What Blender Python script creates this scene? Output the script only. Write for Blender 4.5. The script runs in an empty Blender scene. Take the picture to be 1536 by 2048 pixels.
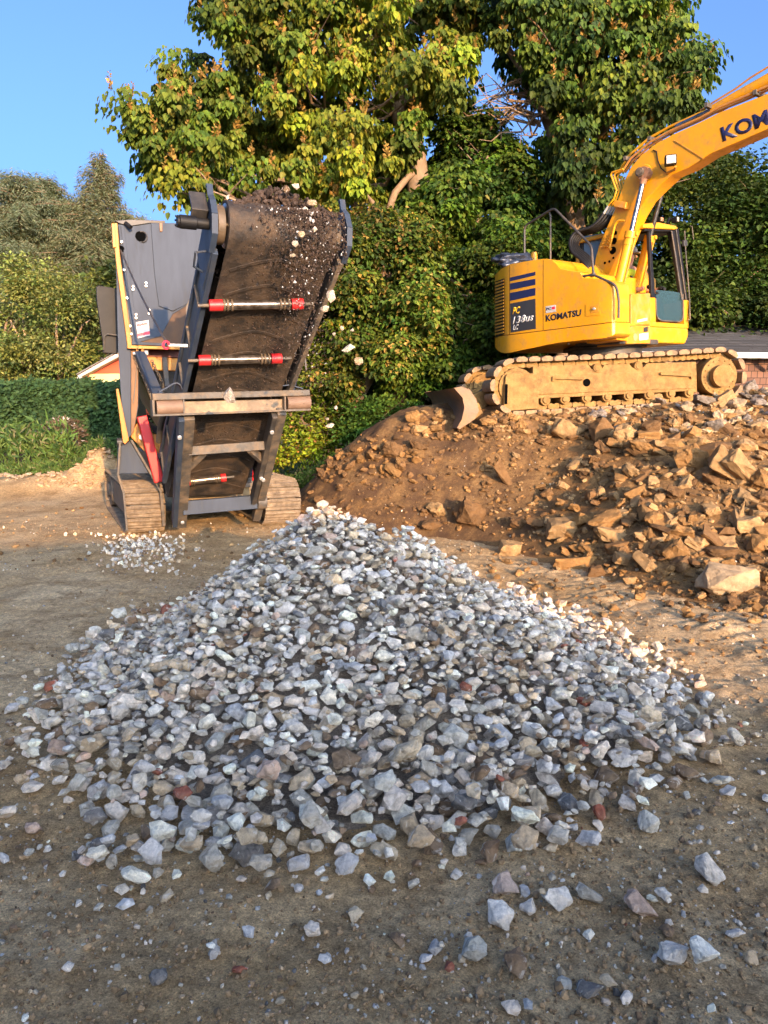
import bpy, bmesh, math, random
import numpy as np
from mathutils import Vector, Matrix, noise

import time
_T0 = time.time()
def tick(m): print('TICK', m, round(time.time() - _T0, 1))
S = bpy.context.scene
COL = S.collection
R = math.radians
random.seed(7)
rng = np.random.default_rng(11)

# ---------------------------------------------------------------- camera
FPX = 1540.0
TH = R(7.5)
CAM = Vector((0, 0, 1.6))
cd = bpy.data.cameras.new('camera')
cam = bpy.data.objects.new('camera', cd)
COL.objects.link(cam)
cam.location = CAM
cam.rotation_euler = (R(90) - TH, 0, 0)
cd.sensor_fit = 'VERTICAL'
cd.sensor_height = 24
cd.lens = 24 * FPX / 2048
cd.clip_start = 0.05
cd.clip_end = 2000
S.camera = cam

# ---------------------------------------------------------------- sky, sun, exposure
SUN_EL, SUN_AZ = R(10), R(180 - 22)          # azimuth clockwise from +Y: behind the camera, to the right
w = bpy.data.worlds.new('World')
S.world = w
w.use_nodes = True
nt = w.node_tree
bg = nt.nodes['Background']
sky = nt.nodes.new('ShaderNodeTexSky')
sky.sky_type = 'NISHITA'
sky.sun_disc = False
sky.sun_elevation = SUN_EL
sky.sun_rotation = SUN_AZ
sky.air_density = 0.5
sky.dust_density = 7.0
sky.ozone_density = 3.8
nt.links.new(sky.outputs[0], bg.inputs[0])
bg.inputs[1].default_value = 0.15
sl = bpy.data.lights.new('sun', 'SUN')
sun = bpy.data.objects.new('sun', sl)
COL.objects.link(sun)
sl.energy = 2.0
sl.angle = R(0.5)
sl.color = (1.0, 0.60, 0.28)
SD = Vector((math.sin(SUN_AZ) * math.cos(SUN_EL), math.cos(SUN_AZ) * math.cos(SUN_EL), math.sin(SUN_EL)))
sun.rotation_euler = SD.to_track_quat('Z', 'Y').to_euler()
S.view_settings.view_transform = 'Standard'
S.view_settings.look = 'None'
S.view_settings.exposure = 2.22
S.view_settings.gamma = 1
S.cycles.max_bounces = 6
S.cycles.diffuse_bounces = 3
S.cycles.glossy_bounces = 3
S.cycles.transmission_bounces = 4
S.cycles.transparent_max_bounces = 8
S.cycles.use_denoising = True

# ---------------------------------------------------------------- helpers
def ray(px, py):
    u = (px - 768) / FPX
    v = (1024 - py) / FPX
    return Vector((u, math.cos(TH) + v * math.sin(TH), v * math.cos(TH) - math.sin(TH)))

def at(px, py, Y):
    d = ray(px, py)
    return CAM + d * (Y / d.y)

def gnd(px, py, z=0.0):
    d = ray(px, py)
    return CAM + d * ((z - CAM.z) / d.z)

class Plane:
    def __init__(s, P, N):
        s.P = Vector(P); s.N = Vector(N).normalized()
    def pt(s, px, py, k=0.0):
        d = ray(px, py)
        t = ((s.P + s.N * k) - CAM).dot(s.N) / d.dot(s.N)
        return CAM + d * t

class Frame:
    """upright frame: u runs along the face, n away from the viewer, z up"""
    def __init__(s, O, deg):
        a = R(deg)
        s.O = Vector(O)
        s.u = Vector((math.cos(a), math.sin(a), 0))
        s.n = Vector((-math.sin(a), math.cos(a), 0))
        s.z = Vector((0, 0, 1))
    def pt(s, px, py, d=0.0):
        r = ray(px, py)
        t = (s.O + s.n * d - CAM).dot(s.n) / r.dot(s.n)
        return CAM + r * t
    def loc(s, a, b, c):
        return s.O + s.u * a + s.n * b + s.z * c

class MB:
    def __init__(s):
        s.v = []; s.f = []
    def add(s, vs, fs):
        o = len(s.v)
        s.v += [Vector(p) for p in vs]
        s.f += [tuple(i + o for i in f) for f in fs]
        return s
    def box8(s, q):
        return s.add(q, [(0,1,2,3),(7,6,5,4),(0,4,5,1),(1,5,6,2),(2,6,7,3),(3,7,4,0)])
    def beam(s, p0, p1, w, t, side, off=0.0):
        p0 = Vector(p0); p1 = Vector(p1); a = (p1 - p0).normalized()
        sd = Vector(side); sd = (sd - a * sd.dot(a)).normalized()
        th = a.cross(sd).normalized()
        q = []
        for p in (p0, p1):
            for (i, j) in ((-1,-1),(1,-1),(1,1),(-1,1)):
                q.append(p + sd * (i * w / 2) + th * (j * t / 2 + off))
        return s.box8(q)
    def box(s, c, ux, uy, uz, sx, sy, sz):
        c = Vector(c); q = []
        for k in (-1, 1):
            for (i, j) in ((-1,-1),(1,-1),(1,1),(-1,1)):
                q.append(c + ux*(i*sx/2) + uy*(j*sy/2) + uz*(k*sz/2))
        return s.box8(q)
    def tube(s, pts, r, seg=8, cap=True):
        pts = [Vector(p) for p in pts]
        n = len(pts)
        rs = r if isinstance(r, (list, tuple)) else [r] * n
        tan = []
        for i in range(n):
            a = pts[max(i-1, 0)]; b = pts[min(i+1, n-1)]
            d = b - a
            tan.append(d.normalized() if d.length > 1e-9 else Vector((0, 0, 1)))
        ref = tan[0].orthogonal().normalized()
        rings = []
        for i in range(n):
            ref = (ref - tan[i] * ref.dot(tan[i]))
            ref = ref.normalized() if ref.length > 1e-6 else tan[i].orthogonal().normalized()
            b = tan[i].cross(ref)
            rings.append([pts[i] + (ref * math.cos(2*math.pi*k/seg) + b * math.sin(2*math.pi*k/seg)) * rs[i] for k in range(seg)])
        return s.loft(rings, cap)
    def cyl(s, p0, p1, r, r2=None, seg=24):
        return s.tube([p0, p1], [r, r if r2 is None else r2], seg)
    def loft(s, rings, cap=True, closed=True):
        o = len(s.v); m = len(rings[0])
        for rg in rings:
            s.v += [Vector(p) for p in rg]
        for i in range(len(rings) - 1):
            for k in range(m if closed else m - 1):
                a = o + i*m + k; b = o + i*m + (k+1) % m
                s.f.append((a, b, b + m, a + m))
        if cap:
            s.f.append(tuple(o + k for k in reversed(range(m))))
            s.f.append(tuple(o + (len(rings)-1)*m + k for k in range(m)))
        return s
    def prism(s, pts, off):
        off = Vector(off)
        a = [Vector(p) for p in pts]; b = [p + off for p in a]
        m = len(a); o = len(s.v)
        s.v += a + b
        s.f.append(tuple(range(o, o+m))); s.f.append(tuple(reversed(range(o+m, o+2*m))))
        for k in range(m):
            s.f.append((o+k, o+(k+1) % m, o+m+(k+1) % m, o+m+k))
        return s
    def strip(s, pts, w_vec, t_vec):
        """bent plate: poly-line swept by w_vec, thickness t_vec"""
        w_vec = Vector(w_vec); t_vec = Vector(t_vec)
        return s.loft([[Vector(p), Vector(p)+w_vec, Vector(p)+w_vec+t_vec, Vector(p)+t_vec] for p in pts], True)
    def build(s, name, mat, parent=None, bevel=0.0, smooth=True, recalc=True, seg=2, sharp=38):
        me = bpy.data.meshes.new(name)
        org = root_loc(parent)
        me.from_pydata([tuple(p - org) for p in s.v], [], s.f)
        if recalc:
            bm = bmesh.new(); bm.from_mesh(me)
            bmesh.ops.recalc_face_normals(bm, faces=bm.faces)
            bm.to_mesh(me); bm.free()
        if smooth:
            me.polygons.foreach_set('use_smooth', [True] * len(me.polygons))
            me.set_sharp_from_angle(angle=R(sharp))
        me.materials.append(mat)
        o = bpy.data.objects.new(name, me)
        COL.objects.link(o)
        o.parent = parent
        if bevel:
            m = o.modifiers.new('bevel', 'BEVEL')
            m.width = bevel; m.segments = seg; m.limit_method = 'ANGLE'; m.angle_limit = R(40)
            m.harden_normals = True
        return o

def root_loc(parent):
    r = parent
    loc = Vector((0, 0, 0))
    while r is not None:
        loc = loc + r.location
        r = r.parent
    return loc

def tag(o, label=None, cat=None, group=None, kind=None):
    if label: o['label'] = label
    if cat: o['category'] = cat
    if group: o['group'] = group
    if kind: o['kind'] = kind
    return o

def empty(name, loc, label, cat, group=None):
    o = bpy.data.objects.new(name, None)
    COL.objects.link(o)
    o.location = loc
    o.empty_display_size = 0.2
    return tag(o, label, cat, group)

def mesh_np(name, verts, faces, mat, parent=None, colors=None, smooth=False, kind=None):
    """verts (n,3), faces (m,k) of one size k; colors per vertex (n,3)"""
    me = bpy.data.meshes.new(name)
    n = len(verts); m, k = faces.shape
    org = np.array(root_loc(parent))
    me.vertices.add(n)
    me.vertices.foreach_set('co', (np.asarray(verts) - org).astype(np.float32).ravel())
    me.loops.add(m * k)
    me.loops.foreach_set('vertex_index', faces.astype(np.int32).ravel())
    me.polygons.add(m)
    me.polygons.foreach_set('loop_start', np.arange(0, m * k, k, dtype=np.int32))
    me.polygons.foreach_set('use_smooth', np.full(m, smooth))
    me.update(calc_edges=True)
    if colors is not None:
        ca = me.color_attributes.new('Col', 'FLOAT_COLOR', 'POINT')
        c4 = np.ones((n, 4), np.float32); c4[:, :3] = colors
        ca.data.foreach_set('color', c4.ravel())
    me.materials.append(mat)
    o = bpy.data.objects.new(name, me)
    COL.objects.link(o)
    o.parent = parent
    if kind: o['kind'] = kind
    return o

# ---------------------------------------------------------------- materials
def newmat(name):
    m = bpy.data.materials.new(name); m.use_nodes = True
    t = m.node_tree
    return m, t, t.nodes['Principled BSDF']

def nnode(t, scale, detail=6, rough=0.6, vec=None, kind='Object', dist=0.0):
    if vec is None:
        tc = t.nodes.new('ShaderNodeTexCoord'); vec = tc.outputs[kind]
    n = t.nodes.new('ShaderNodeTexNoise')
    n.inputs['Scale'].default_value = scale
    n.inputs['Detail'].default_value = detail
    n.inputs['Roughness'].default_value = rough
    n.inputs['Distortion'].default_value = dist
    t.links.new(vec, n.inputs['Vector'])
    return n

def ramp(t, fac, p0, p1, c0=(0,0,0,1), c1=(1,1,1,1)):
    r = t.nodes.new('ShaderNodeValToRGB')
    r.color_ramp.elements[0].position = p0; r.color_ramp.elements[1].position = p1
    r.color_ramp.elements[0].color = c0; r.color_ramp.elements[1].color = c1
    t.links.new(fac, r.inputs[0])
    return r

def mixc(t, fac, a, b, mode='MIX'):
    m = t.nodes.new('ShaderNodeMix'); m.data_type = 'RGBA'; m.blend_type = mode
    for sock, val in ((m.inputs[0], fac), (m.inputs[6], a), (m.inputs[7], b)):
        if isinstance(val, (int, float)): sock.default_value = val
        elif isinstance(val, (tuple, list)): sock.default_value = (*val[:3], 1)
        else: t.links.new(val, sock)
    return m.outputs[2]

def bumpn(t, b, h, strength, dist):
    n = t.nodes.new('ShaderNodeBump')
    n.inputs['Strength'].default_value = strength
    n.inputs['Distance'].default_value = dist
    t.links.new(h, n.inputs['Height'])
    t.links.new(n.outputs[0], b.inputs['Normal'])
    return n

def pmat(name, c1, c2=None, scale=4.0, rough=0.6, metal=0.0, bump=0.0, bscale=30.0, bdist=0.01,
         dust=None, dust_lo=0.45, dust_hi=0.65, dscale=3.0, spec=None, lo=0.35, hi=0.65, stretch=None, coat=0.0):
    m, t, b = newmat(name)
    tc = t.nodes.new('ShaderNodeTexCoord')
    vec = tc.outputs['Object']
    if stretch:
        mp = t.nodes.new('ShaderNodeMapping'); mp.inputs['Scale'].default_value = stretch
        t.links.new(vec, mp.inputs[0]); vec = mp.outputs[0]
    n1 = nnode(t, scale, 8, 0.62, vec)
    c = mixc(t, ramp(t, n1.outputs[0], lo, hi).outputs[0], c1, c2 or c1)
    rsock = None
    if dust:
        n2 = nnode(t, dscale, 10, 0.68, vec)
        f = ramp(t, n2.outputs[0], dust_lo, dust_hi).outputs[0]
        c = mixc(t, f, c, dust)
        mr = t.nodes.new('ShaderNodeMapRange')
        mr.inputs['To Min'].default_value = rough; mr.inputs['To Max'].default_value = 0.92
        t.links.new(f, mr.inputs[0]); t.links.new(mr.outputs[0], b.inputs['Roughness'])
    else:
        b.inputs['Roughness'].default_value = rough
    t.links.new(c, b.inputs['Base Color'])
    b.inputs['Metallic'].default_value = metal
    if spec is not None: b.inputs['Specular IOR Level'].default_value = spec
    if coat: b.inputs['Coat Weight'].default_value = coat
    if bump:
        n3 = nnode(t, bscale, 8, 0.65, vec)
        bumpn(t, b, n3.outputs[0], bump, bdist)
    return m

def attrmat(name, rough=0.8, nscale=30, nlo=0.6, nhi=1.25, bump=0.4, bscale=40, bdist=0.01, vein=0.0, trans=0.0):
    m, t, b = newmat(name)
    a = t.nodes.new('ShaderNodeAttribute'); a.attribute_name = 'Col'
    n1 = nnode(t, nscale, 6, 0.7)
    k = ramp(t, n1.outputs[0], 0.3, 0.7, (nlo,)*3 + (1,), (nhi,)*3 + (1,))
    c = mixc(t, 1.0, a.outputs['Color'], k.outputs[0], 'MULTIPLY')
    if vein:
        n2 = nnode(t, nscale*0.6, 4, 0.5, dist=1.5)
        f = ramp(t, n2.outputs[0], 0.56, 0.62)
        fm = t.nodes.new('ShaderNodeMath'); fm.operation = 'MULTIPLY'; fm.inputs[1].default_value = vein
        t.links.new(f.outputs[0], fm.inputs[0])
        c = mixc(t, fm.outputs[0], c, (0.72, 0.66, 0.55))
        n3 = nnode(t, nscale*0.22, 6, 0.7)
        f3 = ramp(t, n3.outputs[0], 0.50, 0.72, (0, 0, 0, 1), (.62,)*3 + (1,))
        c = mixc(t, f3.outputs[0], c, (0.30, 0.215, 0.13))
    t.links.new(c, b.inputs['Base Color'])
    b.inputs['Roughness'].default_value = rough
    b.inputs['Specular IOR Level'].default_value = 0.28
    if bump:
        bumpn(t, b, nnode(t, bscale, 8, 0.7).outputs[0], bump, bdist)
    if trans:
        tr = t.nodes.new('ShaderNodeBsdfTranslucent')
        t.links.new(mixc(t, 1.0, c, (1.0, 1.15, 0.5), 'MULTIPLY'), tr.inputs[0])
        mx = t.nodes.new('ShaderNodeMixShader'); mx.inputs[0].default_value = trans
        out = t.nodes['Material Output']
        t.links.new(b.outputs[0], mx.inputs[1]); t.links.new(tr.outputs[0], mx.inputs[2])
        t.links.new(mx.outputs[0], out.inputs[0])
    return m

DUST = (0.38, 0.25, 0.14)
M_leaf = attrmat('leaf', 0.68, 3.0, 0.75, 1.2, 0.0, trans=0.25)
M_bark = pmat('bark', (0.16, 0.10, 0.06), (0.30, 0.21, 0.13), 6, 0.9, bump=0.6, bscale=18, bdist=0.03, stretch=(1, 1, 0.3))
M_stone = attrmat('crushed_stone', 0.85, 28, 0.5, 1.5, 1.0, 55, 0.012, vein=0.5)
M_rubble = attrmat('muddy_rubble', 0.9, 9, 0.55, 1.25, 0.9, 22, 0.02)
M_rubble_s = attrmat('small_rubble', 0.9, 20, 0.6, 1.25, 0.7, 45, 0.01)
M_yel = pmat('yellow_paint', (0.68, 0.305, 0.005), (0.60, 0.265, 0.007), 2.2, 0.38, bump=0.03, bscale=8, dust=(0.36, 0.20, 0.05), dust_lo=0.50, dust_hi=0.78, dscale=7, spec=0.4)
M_yelin = pmat('yellow_paint_deck', (0.56, 0.25, 0.008), (0.45, 0.19, 0.012), 5, 0.5, dust=(0.42, 0.24, 0.10), dust_lo=0.48, dust_hi=0.72, dscale=8)
M_mudsteel = pmat('mud_caked_steel', (0.26, 0.142, 0.036), (0.14, 0.078, 0.026), 3.5, 0.9, bump=1.0, bscale=14, bdist=0.02, dust=(0.29, 0.175, 0.055), dust_lo=0.4, dust_hi=0.62, dscale=9)
M_pad = pmat('muddy_track_pad', (0.13, 0.095, 0.06), (0.26, 0.165, 0.085), 9, 0.9, bump=0.7, bscale=30, bdist=0.010, dust=(0.34, 0.215, 0.11), dscale=14, dust_lo=0.42)
M_black = pmat('black_rubber', (0.006, 0.006, 0.007), (0.014, 0.013, 0.012), 8, 0.55, spec=0.25, dust=(0.04, 0.033, 0.027), dust_lo=0.6, dust_hi=0.95, dscale=6)
M_dark = pmat('dark_steel', (0.035, 0.034, 0.034), (0.08, 0.07, 0.06), 6, 0.5, metal=0.3, dust=(0.16, 0.12, 0.08), dust_lo=0.5, dust_hi=0.8)
M_hole = pmat('hole_shade_black', (0.003, 0.003, 0.003), None, 4, 1.0, spec=0.0)  # black for flat plates; the shade inside holes is put into the colour
M_navy = pmat('navy_decal', (0.012, 0.014, 0.06), None, 4, 0.4)
M_char = pmat('charcoal_decal', (0.03, 0.03, 0.032), None, 4, 0.45)
M_ink = pmat('black_lettering', (0.012, 0.010, 0.02), None, 4, 0.45)
M_white = pmat('white_paint', (0.55, 0.55, 0.52), (0.42, 0.40, 0.36), 10, 0.5)
M_letteryel = pmat('yellow_lettering', (0.80, 0.45, 0.02), None, 4, 0.45)
M_red = pmat('red_paint', (0.55, 0.012, 0.015), (0.42, 0.02, 0.02), 8, 0.45, dust=(0.22, 0.12, 0.08), dust_lo=0.6, dust_hi=0.8, dscale=10)
M_redink = pmat('red_lettering', (0.62, 0.03, 0.06), None, 4, 0.5)
M_orange = pmat('orange_paint', (0.50, 0.20, 0.012), (0.38, 0.14, 0.012), 6, 0.5, dust=(0.34, 0.20, 0.10), dust_lo=0.5, dust_hi=0.75, dscale=8)
M_grey = pmat('blue_grey_paint', (0.026, 0.038, 0.060), (0.038, 0.052, 0.078), 3, 0.55, spec=.25, dust=(0.075, 0.072, 0.068), dust_lo=0.52, dust_hi=0.8, dscale=2.5, stretch=(2.5, 2.5, 0.5))
M_steel = pmat('worn_steel', (0.10, 0.088, 0.075), (0.05, 0.045, 0.038), 7, 0.6, metal=0.15, bump=0.25, bscale=30, dust=(0.22, 0.155, 0.095), dust_lo=0.45, dust_hi=0.7, dscale=6)
M_chrome = pmat('chrome_rod', (0.35, 0.35, 0.36), (0.12, 0.11, 0.10), 12, 0.22, metal=0.95)
M_belt = pmat('dirty_belt', (0.012, 0.010, 0.009), (0.030, 0.021, 0.014), 4, 0.7, bump=0.7, bscale=35, bdist=0.012, dust=(0.085, 0.055, 0.032), dust_lo=0.42, dust_hi=0.66, dscale=5)
M_soil_ = pmat('dark_soil', (0.045, 0.030, 0.022), (0.10, 0.068, 0.045), 25, 0.95, bump=1.0, bscale=60, bdist=0.02)
M_brass = pmat('brown_ring', (0.12, 0.08, 0.045), (0.08, 0.055, 0.03), 20, 0.6)
M_idlersteel = pmat('idler_steel', (0.28, 0.24, 0.20), (0.09, 0.065, 0.045), 14, 0.28, metal=0.8)
M_trackshoe = pmat('dry_mud_track', (0.19, 0.14, 0.09), (0.10, 0.072, 0.045), 14, 0.9, bump=0.7, bscale=40, dust=(0.26, 0.195, 0.125), dscale=9)
M_rust = pmat('rusty_eye', (0.20, 0.09, 0.05), (0.30, 0.16, 0.09), 14, 0.7)
M_bolt = pmat('zinc_bolt', (0.6, 0.6, 0.58), None, 10, 0.4, metal=0.4)
M_tarp = pmat('blue_grey_plastic', (0.015, 0.024, 0.045), (0.04, 0.05, 0.08), 6, 0.35)

def glass(name, col, rough=0.05, alpha=0.35):
    m, t, b = newmat(name)
    b.inputs['Base Color'].default_value = (*col, 1)
    b.inputs['Roughness'].default_value = rough
    b.inputs['Alpha'].default_value = alpha
    n = nnode(t, 3.0, 6, 0.6)
    mr = t.nodes.new('ShaderNodeMapRange'); mr.inputs['To Min'].default_value = alpha - 0.1; mr.inputs['To Max'].default_value = alpha + 0.12
    t.links.new(n.outputs[0], mr.inputs[0]); t.links.new(mr.outputs[0], b.inputs['Alpha'])
    return m
M_glass = glass('dusty_glass', (0.035, 0.075, 0.085), 0.12, 0.72)
M_glass2 = glass('rear_glass', (0.13, 0.20, 0.27), 0.08, 0.8)

# ---------------------------------------------------------------- lettering on a real surface
def text_quad(txt, quad, surf, name, mat, parent, shear=0.0, off=0.02, proud=0.004, res=6):
    """letters fitted into the quad (TL, TR, BR, BL) of the surface function surf(px, py, proud)"""
    cu = bpy.data.curves.new('t', 'FONT')
    cu.body = txt; cu.shear = shear; cu.offset = off; cu.resolution_u = res
    ob = bpy.data.objects.new('t', cu)
    COL.objects.link(ob)
    dg = bpy.context.evaluated_depsgraph_get()
    me = bpy.data.meshes.new_from_object(ob.evaluated_get(dg))
    bpy.data.objects.remove(ob); bpy.data.curves.remove(cu)
    vs = [v.co.copy() for v in me.vertices]
    x0 = min(v.x for v in vs); x1 = max(v.x for v in vs); y0 = min(v.y for v in vs); y1 = max(v.y for v in vs)
    org = root_loc(parent)
    for v in me.vertices:
        s_ = (v.co.x - x0) / (x1 - x0); t_ = (y1 - v.co.y) / (y1 - y0)
        px = (quad[0][0]*(1-s_) + quad[1][0]*s_)*(1-t_) + (quad[3][0]*(1-s_) + quad[2][0]*s_)*t_
        py = (quad[0][1]*(1-s_) + quad[1][1]*s_)*(1-t_) + (quad[3][1]*(1-s_) + quad[2][1]*s_)*t_
        v.co = surf(px, py, proud) - org
    me.materials.clear(); me.materials.append(mat)
    me.name = name
    o = bpy.data.objects.new(name, me)
    COL.objects.link(o); o.parent = parent
    sm = o.modifiers.new('thick', 'SOLIDIFY'); sm.thickness = 0.0015
    return o

def decal(mb, quad, surf, proud, nx=8, thick=0.003):
    """thin plate that follows a surface; quad TL TR BR BL"""
    rows = []
    for i in range(nx + 1):
        s_ = i / nx
        tx, ty = quad[0][0]*(1-s_) + quad[1][0]*s_, quad[0][1]*(1-s_) + quad[1][1]*s_
        bx, by = quad[3][0]*(1-s_) + quad[2][0]*s_, quad[3][1]*(1-s_) + quad[2][1]*s_
        rows.append([surf(tx, ty, proud), surf(bx, by, proud), surf(bx, by, proud - thick), surf(tx, ty, proud - thick)])
    mb.loft(rows)

# ---------------------------------------------------------------- rocks
def rock_template(seed, n=15, rough=0.18, flat=(1, 0.8, 0.65), bev=0.0, sub=0, amp=1.0):
    r = random.Random(seed)
    bm = bmesh.new()
    for i in range(n):
        zz = 1 - 2*(i + 0.5)/n
        ph = i*2.399963 + r.uniform(-.5, .5)
        q = math.sqrt(max(0, 1 - zz*zz))
        k = 1 - r.uniform(0, rough)
        bm.verts.new((q*math.cos(ph)*k*flat[0], q*math.sin(ph)*k*flat[1], zz*k*flat[2]))
    bmesh.ops.convex_hull(bm, input=bm.verts)
    for v in [v for v in bm.verts if not v.link_faces]: bm.verts.remove(v)
    bmesh.ops.dissolve_limit(bm, angle_limit=R(14), verts=bm.verts, edges=bm.edges)
    if bev:
        bmesh.ops.bevel(bm, geom=bm.edges, offset=bev, segments=1, affect='EDGES', profile=0.6)
    bmesh.ops.triangulate(bm, faces=bm.faces)
    if sub:
        bmesh.ops.subdivide_edges(bm, edges=bm.edges, cuts=sub, use_grid_fill=True)
        off = r.uniform(0, 100)
        for v in bm.verts:
            p = v.co * 1.7 + Vector((off, 0, 0))
            v.co += v.co.normalized() * amp * (0.16 * noise.fractal(p, 1.0, 2.0, 4) + 0.05 * noise.noise(p * 4) + 0.03 * noise.noise(p * 9))
        bmesh.ops.triangulate(bm, faces=bm.faces)
    bm.verts.ensure_lookup_table()
    V = np.array([v.co[:] for v in bm.verts]); 
    bm.verts.index_update()
    Fc = np.array([[v.index for v in f.verts] for f in bm.faces])
    bm.free()
    return V, Fc

def rot_np(rx, ry, rz):
    from mathutils import Euler
    return np.array(Euler((rx, ry, rz)).to_matrix())

def merge_rocks(name, items, mat, kind=None, parent=None):
    """items: (V, F, scale3, rot3x3, pos, colour)"""
    Vs = []; Fs = []; Cs = []; o = 0
    for V, Fc, sc, M3, pos, col in items:
        v = (V * sc) @ M3.T + pos
        Vs.append(v); Fs.append(Fc + o); o += len(v)
        Cs.append(np.tile(col, (len(v), 1)))
    return mesh_np(name, np.vstack(Vs), np.vstack(Fs), mat, parent, np.vstack(Cs), False, kind)

def put_rock(name, item, mat, label, cat, group=None):
    V, Fc, sc, M3, pos, col = item
    v = (V * sc) @ M3.T
    ob = mesh_np(name, v, Fc, mat, None, np.tile(col, (len(v), 1)))
    ob.location = pos
    return tag(ob, label, cat, group)
# ================================================================ ground and heaps (height functions)
def vnoise(x, y, scale, seed):
    """smooth value noise on arrays"""
    xs = x * scale + seed * 17.13; ys = y * scale + seed * 9.71
    xi = np.floor(xs).astype(np.int64); yi = np.floor(ys).astype(np.int64)
    fx = xs - xi; fy = ys - yi
    fx = fx*fx*(3-2*fx); fy = fy*fy*(3-2*fy)
    def h(a, b):
        n = (a * 374761393 + b * 668265263 + seed * 1442695) & 0x7fffffff
        n = ((n ^ (n >> 13)) * 1274126177) & 0x7fffffff
        return ((n ^ (n >> 16)) & 0xffff) / 65535.0
    return (h(xi, yi)*(1-fx) + h(xi+1, yi)*fx)*(1-fy) + (h(xi, yi+1)*(1-fx) + h(xi+1, yi+1)*fx)*fy

def fbm(x, y, scale, seed, octv=4, gain=0.5):
    s = 0; a = 1; tot = 0
    for i in range(octv):
        s = s + a * (vnoise(x, y, scale * 2**i, seed + i) - 0.5); tot += a; a *= gain
    return s / tot

def tps(pts):
    P = np.array(pts, float); n = len(P)
    d = np.hypot(P[:, None, 0]-P[None, :, 0], P[:, None, 1]-P[None, :, 1])
    K = np.where(d > 0, d*d*np.log(d + 1e-12), 0) + np.eye(n)*0.02
    A = np.zeros((n+3, n+3)); A[:n, :n] = K; A[:n, n] = 1; A[:n, n+1] = P[:, 0]; A[:n, n+2] = P[:, 1]; A[n:, :n] = A[:n, n:].T
    wv = np.linalg.solve(A, np.concatenate([P[:, 2], [0, 0, 0]]))
    def f(x, y):
        x = np.asarray(x, float); y = np.asarray(y, float)
        r = wv[n] + wv[n+1]*x + wv[n+2]*y
        for i in range(n):
            q = np.hypot(x-P[i, 0], y-P[i, 1])
            r = r + wv[i]*np.where(q > 0, q*q*np.log(q + 1e-12), 0)
        return r
    return f

mound_f = tps([
    (-1.7,12.2,-.05),(-1.3,10.9,-.05),(-.5,10.2,-.05),(.5,9.7,0),(1.35,8.8,0),(2.1,7.5,0),(2.9,5.9,0),(3.6,4.8,0),(5,3.5,0),(7,2.5,0),
    (-2.6,13.4,-.3),(-1.3,9.6,-.4),(0,8.8,-.4),(.9,7.6,-.4),(1.6,6,-.4),(2.4,4.5,-.4),(4,2.6,-.5),(-2.5,11.5,-.5),
    (-.85,12,.8),(-.2,11.5,1.15),(.45,11.5,1.50),(1.0,11.2,1.30),(1.35,10.9,1.36),(.3,10.7,.85),(.9,10.3,.72),
    (1.6,10.9,1.48),(3,11,1.60),(4.5,11.2,1.68),(5.6,11.5,1.85),(3,10.3,1.48),(4.3,10.1,1.60),(1.5,9.8,.50),
    (3.0,9.5,1.28),(3.5,8.3,.90),(2.65,7.6,.47),(3.5,7.0,.35),(4.5,9,1.25),(2.1,9.9,.85),(4.6,7.2,.7),(5.6,9.5,1.55),
    (2,14,1.45),(5,14,1.7),(0,14,.8),(8,12,1.8),(8,8,1.2),(7,5,.55),(2,17,.3),(6,17,.4),(10,10,1.2)])

def mound_z(x, y):
    z = mound_f(x, y)
    z = np.where(z > 0, z, z*0.25)
    amp = np.clip(z*2.0, 0, 1)
    z = z + amp*(0.16*fbm(x, y, 1.1, 3, 4) + 0.13*fbm(x, y, 3.5, 8, 4))
    return z

PEAK = (-.45, 5.5)
_ang = np.radians([-180,-150,-130,-110,-90,-70,-50,-30,0,45,90,135,180])
_rad = np.array([1.40,1.68,2.12,2.75,3.05,3.08,2.98,2.5,1.88,1.4,1.2,1.25,1.40])
_exp = np.array([1.25,1.55,1.5,1.3,1.15,1.15,1.25,1.25,1.15,1.0,1.0,1.0,1.25])
def pile_z(x, y):
    dx = x-PEAK[0]; dy = y-PEAK[1]
    r = np.hypot(dx, dy); a = np.arctan2(dy, dx)
    t = r/np.interp(a, _ang, _rad)
    z = 0.93*np.power(np.clip(1-t, 0, 1), np.interp(a, _ang, _exp))
    z2 = 0.74 - 0.80*np.hypot(x-.15, (y-5.5)*0.8)
    z = np.maximum(z, z2)
    z = np.maximum(z, 0.40 - 0.33*np.hypot(x-.35, (y-4.2)*0.9))
    z = z + np.where(z > 0.02, 0.07*fbm(x, y, 1.6, 21, 3), 0)
    return np.where(t > 1.15, -0.05, z)

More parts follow.
